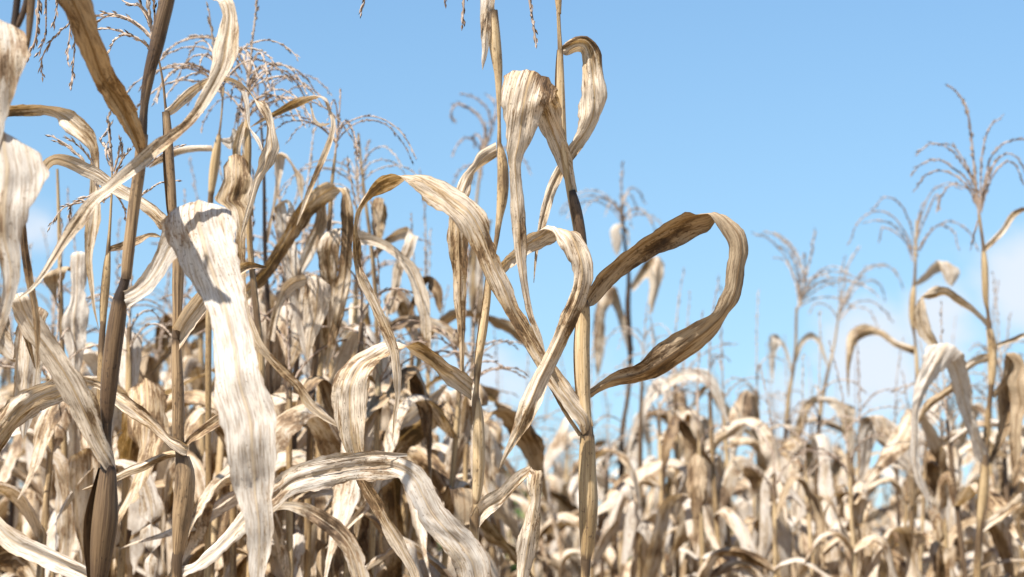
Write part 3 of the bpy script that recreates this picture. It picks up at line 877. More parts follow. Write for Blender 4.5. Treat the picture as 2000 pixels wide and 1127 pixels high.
D.leaf([(348, 1108, 356, 1130, 0), (373, 1100, 364, 1126, -4, 6), (408, 1066, 402, 1108, -8, 10), (444, 1029, 448, 1070, -12, 10), (468, 998, 480, 1040, -16, 10), (500, 965, 510, 1012, -20, 8), (538, 936, 540, 994, -24, 6), (570, 915, 569, 968, -26, 6), (613, 898, 614, 956, -28, 4), (655, 888, 655, 947, -28, 4),
        (695, 885, 695, 937, -28, 4), (737, 882, 737, 938, -28, 4), (766, 886, 764, 937, -30, 2), (790, 898, 776, 936, -36, 0), (812, 908, 786, 945, -42, 0), (829, 922, 793, 956, -44, 2), (848, 956, 806, 984, -46, 4), (872, 990, 817, 1014, -46, 6), (900, 1024, 838, 1041, -46, 4), (932, 1057, 876, 1082, -44),
        (953, 1089, 892, 1110, -44), (959, 1127, 902, 1140, -44), (962, 1190, 920, 1196, -44), (955, 1290, 950, 1290, -44)],
       M_PALE, "long pale blade arching low from the stalk foot to the bottom edge", tone=-0.1, fold=0.07, pleat=1.4, crumple=0.9,
       extra=[(600, 906, 602, 911, -32), (680, 890, 681, 897, -33), (737, 882, 738, 890, -34), (770, 883, 770, 893, -34), (796, 886, 795, 891, -34)])
D.leaf([(340, 450, 338, 436, 6), (326, 423, 318, 448, 8, 2), (306, 402, 296, 426, 10, 4), (284, 388, 278, 410, 12, 4), (244, 364, 238, 388, 14, 4), (216, 346, 202, 366, 14, 4), (196, 332, 186, 354, 12, 2), (170, 319, 160, 343, 10), (135, 305, 128, 326, 8, -8), (106, 302, 104, 322, 6, -14), (90, 311, 92, 336, 4, -12), (81, 320, 84, 354, 4, -8), (72, 350, 74, 356, 4)],
       M_LEAF, "mottled leaf arching to the upper left", fold=0.1)
D.tassel([[(298, 70), (291, 20), (284, -40), (280, -110)],
          [(303, 82), (280, 55), (255, 38), (225, 28), (200, 27), (184, 34)], [(303, 84), (285, 64), (262, 46), (240, 34), (215, 31), (186, 42)],
          [(311, 118), (295, 98), (276, 80), (252, 68), (222, 58), (196, 54)], [(308, 112), (288, 90), (268, 75), (245, 68), (225, 78), (212, 104)],
          [(300, 75), (288, 30), (276, 10), (262, -20)], [(300, 72), (302, 30), (300, -10), (306, -60)], [(297, 60), (310, 20), (318, -30)], [(296, 52), (270, 10), (255, 8), (240, 2)]], M_TASSELP, 0.0013, 0.0085)

# ---- thin stalk with an open tassel between the two
E = Hero("thin corn stalk partly hidden behind the dark one, small upright tassel against the sky", 2.16, 200)
E.stalk([(214, 265, 2), (218, 300, 3), (219, 340, 4), (217, 400, 5), (214, 452, 6), (211, 490, 9, .9), (207, 560, 10), (203, 620, 11), (200, 646, 12, .9), (199, 720, 18), (197, 830, 17), (200, 930, 18, .8), (196, 1000, 18), (195, 1130, 18)], M_STALK)
E.sheath([(212, 490, 9), (210, 510, 14), (207, 550, 18), (203, 600, 16), (201, 640, 11)], M_STALK, 2.5, 0.7)
E.leaf([(212, 482, 213, 492, 0), (241, 473, 243, 487, -4, 4), (273, 461, 275, 474, -6, 4), (290, 455, 292, 463, -8), (304, 455, 304, 464, -10), (315, 462, 314, 464, -10)], M_LEAF, fold=0.2)
E.tassel([[(219, 335), (217, 300), (213, 262), (211, 226)], [(205, 392), (180, 345), (160, 312), (130, 282), (96, 264)], [(206, 380), (190, 335), (172, 305), (150, 282), (125, 265)], [(203, 396), (184, 350), (165, 318), (140, 292), (112, 276)],
          [(222, 335), (232, 300), (237, 268)], [(220, 330), (206, 300), (210, 280)], [(221, 345), (238, 310), (240, 280)], [(222, 350), (240, 310), (258, 290)], [(286, 326), (305, 310), (330, 294), (350, 286)],
          [(222, 360), (250, 370), (275, 380), (310, 358), (352, 352)], [(218, 320), (206, 285), (196, 275), (216, 246)], [(219, 370), (240, 400), (246, 430)], [(217, 380), (195, 395), (160, 395), (125, 405), (98, 440)], [(219, 350), (180, 380), (140, 400), (135, 430)]], M_TASSELP, 0.0012, 0.0085)

# ---- plant at the left edge, closest
F = Hero("corn plant cut by the left edge, two broad sunlit blades close to the lens", 1.56, -45)
F.stalk([(40, -300, 12), (42, -120, 16), (30, 30, 14, .8), (10, 150, 16), (-30, 330, 18), (-45, 480, 20, 1), (-50, 700, 24), (-50, 900, 28, 1), (-48, 1130, 28)], M_DSTALK)
F.sheath([(60, -60, 15), (52, 0, 13), (45, 25, 13), (37, 45, 13), (33, 53, 12)], M_DSTALK, 1.0, 0.4)
F.sheath([(66, -60, 18), (61, 0, 17), (58, 40, 15), (56, 70, 11), (53, 106, 3)], M_DSTALK, 0.0, 0.4)
F.leaf([(-20, 250, -10, 262, 40), (-60, 170, -8, 180, 30), (-70, 90, 10, 100, 16), (-64, 48, 40, 58, 0), (-58, 80, 51, 82, -16), (-54, 112, 53, 108, -20), (-45, 150, 38, 150, -22), (-36, 200, 19, 200, -22), (-30, 250, 8, 250, -22), (-14, 330, -13, 330, -22)],
       M_PALE, "broad leaf bent over at the top left corner", tone=-0.1, bow=0.25, fold=0.08, pleat=1.6)
F.leaf([(-48, 480, -38, 470, 30), (-62, 380, -10, 390, 20), (-70, 300, 40, 330, 8), (-66, 266, 58, 294, -6), (-60, 320, 90, 336, -22), (-50, 370, 75, 370, -26), (-30, 420, 50, 420, -28), (-15, 470, 37, 470, -28), (0, 510, 39, 510, -28), (6, 550, 36, 550, -28), (-2, 600, 23, 600, -28), (-8, 640, 8, 642, -28), (-10, 690, -9, 690, -28)],
       M_PALE, "broad bright blade bent over below it", tone=-0.12, bow=0.3, fold=0.07, pleat=0.8, crumple=0.8)
F.leaf([(32, 400, 42, 398, 160), (36, 426, 48, 424, 160), (40, 486, 55, 484, 162), (50, 557, 66, 555, 165), (60, 600, 74, 598, 168), (66, 650, 78, 648, 170), (72, 720, 73, 720, 172)], M_BROWN, fold=0.2)
F.leaf([(-30, 960, -20, 1000, 20), (0, 1010, -10, 1046, 10, 4), (30, 1036, 12, 1072, 6, 4), (80, 1062, 60, 1096, 2, 4), (130, 1086, 108, 1118, 0, 4), (178, 1110, 158, 1140, -4), (230, 1160, 215, 1180, -6), (260, 1230, 258, 1231, -8)],
       M_PALE, "leaf lying across the bottom left corner", fold=0.2, pleat=1.6, dz=330)

# ---- stripped plant with a hood-like folded leaf
G = Hero("corn plant whose torn hood shaped leaf ends in a long hanging strip", 2.36, 486)
G.stalk([(482, 235, 8), (484, 270, 14), (484, 330, 13), (486, 450, 12), (500, 600, 13, .6), (510, 700, 14), (505, 850, 16, .8), (500, 1130, 18)], M_STALK)
G.leaf([(488, 420, 496, 424, 10), (470, 360, 490, 366, 8), (462, 318, 476, 322, 4), (454, 300, 469, 300, 0), (460, 268, 474, 271, -4), (469, 244, 479, 246, -6), (475, 237, 479, 239, -6)], M_LEAF, fold=0.3)
G.leaf([(455, 420, 490, 420, 6), (438, 372, 492, 372, -2), (438, 330, 484, 322, -14), (446, 306, 476, 306, -24), (436, 328, 486, 336, -34), (432, 343, 491, 349, -38), (431, 356, 491, 361, -38), (424, 374, 488, 378, -38), (417, 391, 487, 394, -38), (440, 403, 486, 406, -38), (452, 420, 485, 420, -40), (461, 452, 482, 452, -40), (463, 486, 480, 486, -40), (468, 525, 480, 525, -40),
        (472, 565, 481, 562, -42), (476, 605, 487, 603, -44), (484, 640, 500, 640, -46), (497, 675, 514, 668, -48), (524, 706, 536, 696, -48), (549, 735, 563, 722, -48), (574, 758, 588, 746, -48), (598, 794, 613, 783, -48), (627, 817, 636, 806, -48), (648, 829, 655, 823, -48), (664, 836, 665, 835, -48)],
       M_LEAF, "hooded leaf torn into a long dangling strip", tone=0.0, fold=0.06, pleat=0.5, crumple=0.8)
G.leaf([(500, 1010, 510, 1030, 0), (520, 985, 520, 1010, -8), (549, 981, 548, 996, -14), (599, 984, 592, 1008, -24), (641, 1004, 622, 1030, -30), (684, 1039, 650, 1052, -36), (709, 1078, 670, 1084, -38), (721, 1127, 684, 1130, -40), (728, 1200, 705, 1200, -40), (726, 1280, 724, 1280, -40)],
       M_PALE, "pale leaf curving over low in the clutter", fold=0.1, pleat=1.6)
G.leaf([(486, 250, 492, 248, 0), (510, 232, 512, 238, 0), (531, 220, 535, 229, 0, -4), (567, 197, 572, 214, 0, -10), (599, 186, 602, 200, 0, -10), (620, 186, 617, 192, 0, -12), (641, 200, 632, 190, 0, -10), (648, 216, 640, 213, 0, -6), (656, 234, 646, 234, 0), (655, 255, 645, 255, 0), (648, 284, 636, 282, 0), (638, 309, 625, 308), (624, 341, 612, 340), (609, 376, 598, 375), (594, 410, 588, 408), (580, 440, 579, 440)],
       M_LEAF, "thin leaf looping high against the sky", fold=0.1)
G.leaf([(604, 200, 608, 200), (609, 225, 613, 222), (612, 238, 617, 233), (622, 246, 624, 240), (636, 246, 637, 241), (644, 242, 644.5, 240)], M_LEAF, fold=0.05, crumple=0.3, pleat=0.2)
# ------------------------------------------------------------------ middle distance, left of the heart
H = Hero("softly blurred corn plant with a thick blade sweeping up and over the left tangle", 2.7, 600)
H.stalk([(655, 300, 5), (650, 340, 7), (640, 480, 9, .7), (625, 620, 11), (612, 735, 13, .9), (604, 900, 14), (600, 1130, 15)], M_STALK)
H.leaf([(478, 556, 482, 588, 0, -10), (506, 529, 512, 557, -4, -12), (542, 476, 553, 506, -8, -14), (568, 428, 588, 450, -10, -16), (590, 392, 614, 414, -14, -18), (608, 376, 640, 396, -20, -18), (637, 357, 652, 388, -26, -12), (664, 373, 676, 366, -32), (665, 404, 688, 402, -36),
        (666, 442, 691, 434, -36), (664, 493, 688, 478, -36), (659, 544, 686, 530, -36), (650, 608, 678, 590, -36), (642, 655, 664, 640, -36), (634, 735, 635, 735, -36)], M_LEAF, fold=0.08)
H.leaf([(640, 640, 646, 640, 0), (634, 560, 658, 560, -6), (622, 514, 662, 519, -14), (620, 482, 665, 476, -22), (640, 452, 668, 446, -10), (690, 450, 692, 478, 10), (729, 460, 728, 480, 20), (756, 472, 749, 488, 20), (784, 494, 770, 503, 20), (813, 519, 790, 527, 20), (828, 552, 802, 552, 20),
        (838, 583, 811, 586, 20), (842, 628, 821, 620, 20), (843, 660, 822, 650, 20), (838, 690, 836, 690, 20)], M_LEAF, fold=0.1)
H.leaf([(520, 660, 536, 668, 0), (527, 628, 541, 635), (542, 582, 556, 586, 0, -4), (556, 550, 574, 566, -4, -8), (586, 538, 599, 556, -10, -8), (600, 545, 640, 552, -18), (594, 580, 645, 580, -22), (593, 611, 640, 611, -22), (595, 664, 615, 664, -22), (600, 705, 602, 705, -22)], M_LEAF, fold=0.14)
H.leaf([(600, 720, 612, 720, 0), (580, 640, 606, 640, 6), (552, 520, 586, 516, 14), (536, 440, 566, 430, 22), (540, 400, 556, 396, 20), (560, 390, 563, 400, 10), (580, 420, 560, 430, -4), (575, 470, 562, 470, -4)], M_PALE, fold=0.2)
H.auto_tassel((655, 300), (668, 180), 9, 0.15)

I = Hero("corn plant with arching pale blades between the heart and the left tangle, softly blurred", 3.1, 735)
I.stalk([(700, 260, 4), (712, 380, 6), (724, 470, 8, .7), (734, 580, 10), (738, 700, 11, .9), (738, 900, 12), (737, 1130, 13)], M_STALK)
I.leaf([(726, 497, 734, 505, 0), (754, 465, 764, 475, -4, -10), (780, 447, 786, 468, -6, -14), (798, 444, 802, 468, -14, -12), (792, 466, 818, 462, -26), (790, 473, 815, 470, -30), (782, 493, 808, 498, -32), (769, 519, 791, 524, -32), (764, 557, 781, 557, -32), (757, 595, 770, 592, -32), (758, 612, 759, 612, -32)], M_PALE, fold=0.12)
I.leaf([(732, 480, 738, 484, 10), (727, 450, 750, 452, 10), (727, 429, 755, 424, 10), (728, 398, 755, 402, 2, 3), (732, 386, 750, 390, -10), (728, 410, 748, 410, -18), (730, 440, 744, 440, -18), (738, 466, 739, 466, -18)], M_LEAF, fold=0.1)
I.leaf([(790, 640, 798, 650, 20), (808, 575, 818, 580, 20), (826, 541, 838, 551, 10, -8), (846, 541, 838, 562, -4, -8), (862, 562, 846, 575, -10), (864, 590, 852, 596, -10), (860, 612, 859, 612, -10)], M_BROWN, fold=0.1)
I.leaf([(742, 640, 746, 656, 0), (790, 618, 796, 640, -6, 6), (840, 620, 838, 644, -10, 6), (876, 636, 868, 658, -14, 4), (905, 664, 890, 674, -16), (918, 700, 915, 702, -16)], M_PALE, fold=0.12)
I.leaf([(736, 860, 742, 872, 0), (790, 812, 800, 836, -10, -10), (840, 770, 850, 800, -18, -14), (872, 756, 880, 780, -30, 0), (860, 775, 915, 764, -40), (880, 830, 920, 820, -44), (868, 900, 912, 880, -44), (858, 960, 880, 950, -44), (850, 1010, 851, 1010, -44)], M_PALE, "pale blade arching over beside the slender stalk", fold=0.1)
I.auto_tassel((700, 400), (690, 262), 9, 0.16, M_TASSELP)

Jp = Hero("corn plant at the left edge, long leaf reaching right and dangling a pointed strip", 2.3, -30)
Jp.stalk([(-26, -100, 6), (-28, 200, 10, .8), (-30, 480, 13, .6), (-30, 800, 15), (-30, 1130, 16)], M_STALK)
Jp.leaf([(-28, 232, -24, 244, 0), (-6, 216, -4, 230, 0, -4), (12, 207, 12, 226, 0, -8), (53, 202, 53, 225, 0, -12), (86, 203, 94, 226, -2, -14), (112, 209, 110, 234, -4, -12), (138, 215, 114, 246, -8, -4), (170, 241, 139, 267, -12), (188, 268, 172, 291, -14), (193, 298, 177, 302, -14), (194, 326, 177, 326, -14), (194, 380, 174, 380, -14),
         (197, 415, 168, 415, -14), (188, 468, 167, 468, -14), (182, 504, 167, 504, -14), (184, 557, 174, 557, -14), (188, 610, 183, 610, -14), (193, 642, 192.5, 642, -14)], M_LEAF, fold=0.12)
Jp.leaf([(-28, 500, -26, 514, 20), (20, 650, 26, 700, 40), (27, 700, 70, 690, 30), (35, 640, 85, 640, 20), (60, 600, 95, 610, 8), (40, 640, 84, 650, -10), (28, 700, 84, 700, -20), (27, 745, 78, 745, -20), (30, 800, 70, 800, -20), (45, 860, 46, 860, -20)], M_PALE, fold=0.1)

Jp.tassel([[(36, -280), (60, -250), (75, -120), (74, 20), (68, 80), (54, 112)], [(38, -290), (80, -240), (86, -100), (90, 30), (88, 70), (76, 105)], [(40, -290), (90, -260), (112, -120), (113, 0), (109, 30), (104, 54)],
          [(40, -280), (110, -200), (150, -60), (140, 40), (112, 66), (92, 92), (80, 124), (83, 148)], [(40, -270), (120, -180), (150, -40), (146, 80), (142, 140), (137, 174)], [(40, -270), (110, -150), (140, 0), (134, 90), (131, 118)]], M_TASSEL, 0.0012, 0.0095, 0.006, None, -220)

Kp = Hero("corn plant with one white drooping blade in the gap left of the dark stalk, blurred", 2.75, 128)
Kp.stalk([(112, 330, 5), (116, 470, 8), (120, 640, 10, .8), (124, 800, 12), (128, 1130, 13)], M_STALK)
Kp.leaf([(122, 660, 132, 660, 0), (140, 570, 160, 580, -4), (146, 520, 172, 530, -12), (138, 498, 168, 494, -24), (138, 540, 163, 536, -30), (137, 589, 164, 572, -32), (121, 628, 171, 610, -34), (121, 657, 170, 637, -34), (128, 682, 167, 675, -34), (135, 717, 156, 722, -34), (146, 780, 147, 780, -34)], M_PALE, "white drooping blade", tone=-0.15, fold=0.1)
Kp.leaf([(118, 640, 126, 640, 0), (104, 580, 112, 560, 0), (90, 555, 124, 545, -4), (86, 540, 130, 530, -14, 8), (100, 530, 137, 522, -10, 10), (150, 530, 145, 540, 0)], M_BROWN, fold=0.1)
Kp.leaf([(126, 880, 134, 880, 0), (100, 920, 110, 900, -2), (70, 900, 90, 880, -8), (64, 890, 106, 874, -18), (98, 905, 120, 886, -24), (104, 950, 150, 930, -26), (107, 1000, 155, 990, -26), (110, 1050, 150, 1050, -26), (120, 1130, 121, 1130, -26)], M_PALE, fold=0.08)

T1 = Hero("corn plant lifting a large many branched tassel into the sky at upper left", 2.65, 455)
T1.stalk([(478, 245, 5), (474, 330, 7), (466, 420, 9, .6), (460, 600, 11), (456, 800, 13), (455, 1130, 14)], M_STALK)
T1.auto_tassel((478, 250), (500, -20), 24, 0.165, M_TASSELP, 0.95, 0.009, 0.0014, 1.0)
T2 = Hero("corn plant with a rounded spreading tassel just left of the largest tassel", 2.55, 405)
T2.stalk([(437, 170, 4), (428, 262, 5, .4), (420, 300, 10), (412, 380, 11, .5), (408, 600, 12), (405, 1130, 14)], M_STALK)
T2.sheath([(428, 262, 8), (423, 290, 16), (416, 340, 19), (412, 380, 13)], M_STALK, 0.5)
T2.auto_tassel((434, 190), (405, 20), 15, 0.14, M_TASSELP, 0.95, 0.009, 0.0013, 1.0)
T2.leaf([(414, 284, 416, 296, 0), (380, 284, 380, 298, 0, -4), (345, 290, 348, 304, 0, -4), (310, 306, 316, 318, 0), (290, 326, 292, 328, 0)], M_LEAF, fold=0.15)
T2.leaf([(430, 270, 434, 280, 0), (448, 268, 450, 292, 4), (455, 250, 476, 268, 0, 6), (468, 262, 484, 290, -8), (476, 300, 490, 320, -8), (500, 340, 501, 341, -8)], M_PALE, fold=0.1)
T3 = Hero("corn plant with a narrow dark stem and a pale leaf bow, behind the hooded leaf", 2.9, 520)
T3.stalk([(510, 240, 4), (515, 330, 6), (517, 480, 8, .8), (524, 620, 10), (526, 800, 12), (528, 1130, 13)], M_DSTALK)
T3.leaf([(517, 470, 524, 476, 0), (532, 400, 540, 396, 6), (536, 330, 556, 320, 10), (533, 305, 560, 300, 4), (556, 308, 582, 330, -8), (572, 330, 592, 345, -10), (582, 370, 592, 372, -10), (590, 400, 591, 400, -10)], M_PALE, fold=0.1)
T3.leaf([(524, 620, 530, 630, 0), (560, 560, 568, 575, 10, -6), (600, 470, 622, 480, 16), (618, 420, 640, 430, 10), (606, 390, 626, 380, 0), (596, 410, 612, 410, -8), (600, 450, 601, 450, -8)], M_PALE, fold=0.1)
T3.auto_tassel((510, 240), (500, 130), 8, 0.14)
T4 = Hero("small far corn plant whose drooping tassel peeps out left of the slender stalk", 4.3, 925)
T4.stalk([(938, 330, 5), (930, 400, 6), (925, 560, 8, .6), (924, 800, 9), (925, 1130, 10)], M_STALK)
T4.auto_tassel((938, 350), (950, 240), 5, 0.13, M_TASSEL, 1.2, 0.012, 0.002)
T4.tassel([[(942, 310), (950, 270), (940, 235), (915, 210), (890, 205), (881, 220), (890, 240)], [(945, 300), (958, 250), (950, 210), (925, 190), (900, 182)], [(948, 290), (965, 240), (966, 200), (950, 185)], [(942, 300), (938, 270), (928, 262), (926, 288)]], M_TASSEL, 0.002, 0.013, 0.008)
T4.leaf([(923, 640, 930, 640, 0), (914, 560, 936, 560, 4), (918, 480, 950, 480, 4), (926, 440, 960, 430, -4), (930, 470, 948, 465, -14), (928, 560, 946, 560, -16), (932, 640, 946, 640, -16), (938, 690, 939, 690, -16)], M_PALE, fold=0.14)

# ------------------------------------------------------------------ middle distance, right of the heart
Q = Hero("corn plant with a broom like upright tassel showing above the right half of the heart", 4.6, 1205)
Q.stalk([(1214, 400, 6), (1220, 470, 6), (1228, 540, 8, .9), (1226, 600, 11), (1231, 690, 10, 1), (1227, 770, 8), (1216, 833, 9), (1212, 940, 11, 1), (1205, 985, 9), (1203, 1130, 11)], M_DSTALK)
Q.leaf([(1228, 692, 1238, 684, 0), (1210, 636, 1221, 624, -6, -8), (1190, 590, 1206, 575, -14, -10), (1172, 578, 1200, 556, -26), (1164, 588, 1196, 590, -34), (1160, 607, 1186, 607, -36), (1159, 643, 1182, 643, -36), (1160, 690, 1180, 690, -36), (1166, 740, 1167, 740, -36)], M_PALE, fold=0.1)
Q.leaf([(1231, 558, 1236, 570, 0), (1245, 533, 1258, 546, -6), (1262, 508, 1276, 533, -10), (1275, 500, 1295, 512, -20), (1266, 530, 1296, 536, -28), (1269, 557, 1292, 550, -28), (1267, 589, 1280, 589, -28), (1273, 612, 1274, 612, -28)], M_LEAF, fold=0.12)
Q.leaf([(1226, 480, 1230, 478, 0), (1220, 450, 1226, 446, 0), (1204, 436, 1216, 444, -6), (1192, 446, 1212, 448, -14), (1193, 466, 1216, 466, -16), (1197, 485, 1212, 485, -16), (1205, 500, 1206, 500, -16)], M_PALE, fold=0.1)
Q.auto_tassel((1214, 440), (1212, 318), 11, 0.18, M_TASSELP, 1.0, 0.012, 0.0015, 1.0)

R = Hero("tallest corn plant on the right, with a fanned tassel and a broad hanging blade", 3.35, 1905)
R.stalk([(1912, 420, 6), (1921, 485, 7, .8), (1924, 540, 13), (1926, 590, 10), (1929, 606, 7, 1), (1932, 642, 12, 1), (1937, 670, 17), (1938, 720, 17), (1936, 752, 12, 1), (1928, 830, 12), (1924, 905, 15, 1), (1922, 935, 18), (1919, 975, 18), (1914, 1029, 14, .9), (1908, 1127, 15)], M_STALK)
R.sheath([(1921, 487, 8), (1923, 515, 14), (1924, 545, 15), (1927, 590, 9)], M_STALK, 2.6)
R.sheath([(1932, 643, 14), (1937, 672, 19), (1938, 720, 19), (1936, 752, 13)], M_PSTALK, 0.5, 0.8)
R.sheath([(1924, 905, 17), (1923, 935, 21), (1919, 980, 20), (1914, 1026, 14)], M_STALK, 2.4, 0.5)
R.leaf([(1920, 482, 1924, 492, 0), (1953, 448, 1959, 459, 0), (1980, 412, 1987, 421, 0), (2000, 404, 2002, 412, 0), (2035, 425, 2036, 428, 0)], M_LEAF, fold=0.2)
R.leaf([(1938, 636, 1930, 644, 0, -4), (1905, 603, 1898, 611, -4, -10), (1875, 581, 1864, 592, -8, -16), (1848, 563, 1842, 580, -10, -18), (1830, 560, 1824, 584, -14, -12), (1815, 566, 1808, 584, -18), (1803, 577, 1796, 584, -20, 2), (1806, 596, 1789, 598, -22), (1813, 624, 1786, 630, -22), (1820, 646, 1793, 650, -22), (1831, 672, 1812, 674, -22), (1834, 705, 1833, 705, -22)],
       M_LEAF, "dark leaf bent down to the left", fold=0.12)
R.leaf([(1917, 905, 1930, 900, 0), (1908, 894, 1931, 887, -4, 0), (1894, 851, 1917, 846, -14, 4), (1870, 794, 1901, 792, -24, 4), (1858, 752, 1896, 756, -32, 4), (1847, 718, 1884, 714, -42, 2), (1814, 674, 1879, 688, -56), (1803, 706, 1850, 716, -66), (1794, 741, 1830, 736, -68), (1785, 773, 1813, 760, -68), (1781, 800, 1797, 798, -68),
        (1780, 851, 1795, 851, -68), (1776, 887, 1796, 893, -68), (1783, 925, 1802, 938, -68), (1815, 990, 1816, 989, -68)], M_PALE, "broad pale blade folded over and hanging", tone=-0.12, fold=0.12, pleat=2.0)
R.leaf([(1938, 770, 1943, 781, 0), (1958, 737, 1966, 750, -8, -6), (1963, 700, 1982, 722, -18, -8), (1966, 691, 1988, 692, -30), (1982, 712, 2004, 716, -34), (1968, 747, 2006, 752, -36, 20), (1976, 775, 2008, 790, -36, 20), (1972, 816, 2000, 816, -36, 16), (1972, 887, 1994, 882, -36, 10), (1977, 940, 1978, 940, -36)], M_BROWN, "dark hanging leaf at the right edge", fold=0.1)
R.leaf([(1922, 1020, 1912, 1043, 0), (1958, 990, 1951, 1022, -6, 10), (2000, 961, 2000, 990, -10, 10), (2050, 936, 2052, 958, -10), (2090, 945, 2091, 947, -10)], M_LEAF, fold=0.2, pleat=2.0)
R.leaf([(1931, 692, 1932, 706, 0, -4), (1913, 694, 1911, 711, -6, -8), (1893, 703, 1898, 720, -10, -4), (1880, 717, 1890, 727, -14), (1866, 740, 1876, 753, -16), (1836, 765, 1846, 776, -18), (1806, 786, 1818, 796, -20), (1790, 830, 1792, 830, -20)], M_LEAF, fold=0.12)
R.leaf([(1946, 671, 1948, 678, 0), (1975, 660, 1978, 668, -4), (2002, 650, 2004, 658, -4), (2040, 655, 2041, 657, -4)], M_LEAF, fold=0.2)
R.leaf([(1926, 905, 1932, 905, 10), (1945, 860, 1962, 862, 16), (1950, 800, 1985, 800, 20), (1948, 760, 1980, 752, 20), (1955, 740, 1975, 738, 12)], M_BROWN, fold=0.14)
R.tassel([[(1912, 420), (1905, 350), (1897, 270), (1888, 215), (1873, 185), (1855, 168)], [(1913, 400), (1900, 355), (1880, 320), (1850, 288), (1820, 280), (1792, 300)], [(1912, 395), (1898, 345), (1880, 310), (1860, 285), (1845, 281)], [(1912, 410), (1895, 360), (1865, 330), (1830, 312), (1800, 320), (1778, 345)],
          [(1912, 412), (1890, 365), (1860, 340), (1830, 333), (1805, 345), (1790, 368)], [(1914, 400), (1916, 340), (1922, 280), (1935, 245), (1955, 230)], [(1915, 405), (1925, 350), (1940, 300), (1965, 278), (2000, 273), (2020, 280)], [(1915, 408), (1930, 350), (1948, 312), (1970, 300), (1990, 312), (2002, 340)],
          [(1916, 415), (1928, 370), (1948, 330), (1968, 315), (1985, 325), (1995, 355)], [(1914, 420), (1904, 385), (1885, 365), (1860, 360), (1840, 380), (1830, 410)], [(1910, 430), (1902, 460), (1898, 480)], [(1914, 410), (1922, 360), (1935, 330), (1950, 312)]], M_TASSEL, 0.0015, 0.010, 0.006)

S = Hero("slim corn plant beside the tallest one on the right, small white flag leaf", 4.1, 1782)
S.stalk([(1790, 430, 4), (1788, 490, 5), (1786, 552, 7, .9), (1783, 580, 11), (1782, 630, 10), (1785, 648, 6, 1), (1790, 700, 8), (1792, 740, 9, .8), (1788, 800, 10), (1782, 960, 11, .7), (1780, 1130, 12)], M_PSTALK)
S.sheath([(1786, 554, 8), (1783, 580, 13), (1783, 620, 12), (1785, 646, 7)], M_PSTALK, 2.6)
S.leaf([(1786, 553, 1793, 558, 0), (1804, 535, 1812, 546, -4, -8), (1824, 513, 1832, 532, -10, -10), (1832, 510, 1862, 519, -24), (1842, 533, 1874, 530, -30), (1850, 553, 1869, 546, -30), (1859, 560, 1860, 559, -30)], M_PALE, "white flag leaf", fold=0.1)
S.leaf([(1788, 677, 1785, 692, 0), (1748, 662, 1742, 674, -4, 8), (1720, 643, 1713, 656, -8, 8), (1685, 634, 1688, 660, -12, -6), (1658, 652, 1674, 672, -18, 0), (1653, 691, 1665, 694, -24), (1653, 720, 1660, 720, -24), (1656, 775, 1658, 775, -24)], M_LEAF, fold=0.16)
S.tassel([[(1788, 520), (1790, 470), (1795, 420), (1801, 398)], [(1787, 480), (1775, 430), (1755, 395), (1730, 385), (1705, 408)], [(1786, 490), (1765, 450), (1740, 420), (1710, 412), (1680, 430), (1658, 475)], [(1786, 500), (1765, 460), (1740, 437), (1715, 430), (1685, 436)], [(1783, 510), (1770, 475), (1750, 455), (1725, 445), (1718, 470)],
          [(1789, 470), (1800, 420), (1825, 370), (1850, 358), (1880, 370)], [(1790, 470), (1805, 430), (1830, 380), (1835, 410)], [(1793, 490), (1810, 460), (1835, 440), (1860, 450), (1872, 485)], [(1795, 490), (1825, 445), (1855, 432), (1890, 450), (1910, 490)]], M_TASSEL, 0.0015, 0.011, 0.007)

Tq = Hero("corn plant with a stiff feathery tassel in the gap right of the heart", 4.6, 1535)
Tq.stalk([(1556, 600, 5), (1552, 700, 6, .7), (1540, 780, 8), (1530, 900, 10, 1), (1526, 940, 15), (1522, 990, 10, .8), (1525, 1130, 11)], M_STALK)
Tq.auto_tassel((1556, 610), (1600, 450), 15, 0.2, M_TASSELP, 0.55, 0.012, 0.0016, 0.8)
Tq.leaf([(1523, 897, 1532, 902, 0), (1546, 844, 1567, 848, -8, 8), (1569, 786, 1594, 788, -16, 10), (1585, 776, 1612, 786, -26), (1620, 788, 1667, 794, -36), (1645, 833, 1668, 833, -40), (1652, 870, 1670, 868, -40), (1654, 904, 1668, 900, -40), (1660, 930, 1661, 930, -40)], M_LEAF, "leaf rising dark then folding over pale", fold=0.12)
Tq.leaf([(1552, 700, 1556, 708, 0), (1566, 660, 1574, 668, -4), (1582, 648, 1586, 662, -8, -4), (1600, 660, 1598, 672, -12), (1612, 690, 1606, 694, -12), (1618, 720, 1617, 720, -12)], M_LEAF, fold=0.1)
Tq.leaf([(1548, 720, 1544, 730, 0), (1530, 668, 1524, 674, 0), (1512, 652, 1506, 664, -6), (1504, 655, 1520, 665, -14), (1503, 690, 1516, 690, -16), (1508, 750, 1510, 750, -16)], M_PALE, fold=0.1)
Uq = Hero("corn plant with a tassel blown over to the right, standing before the white cloud", 5.0, 1585)
Uq.stalk([(1640, 600, 4), (1628, 680, 5), (1615, 735, 7, .9), (1604, 790, 9), (1596, 900, 10, .8), (1588, 1130, 11)], M_PSTALK)
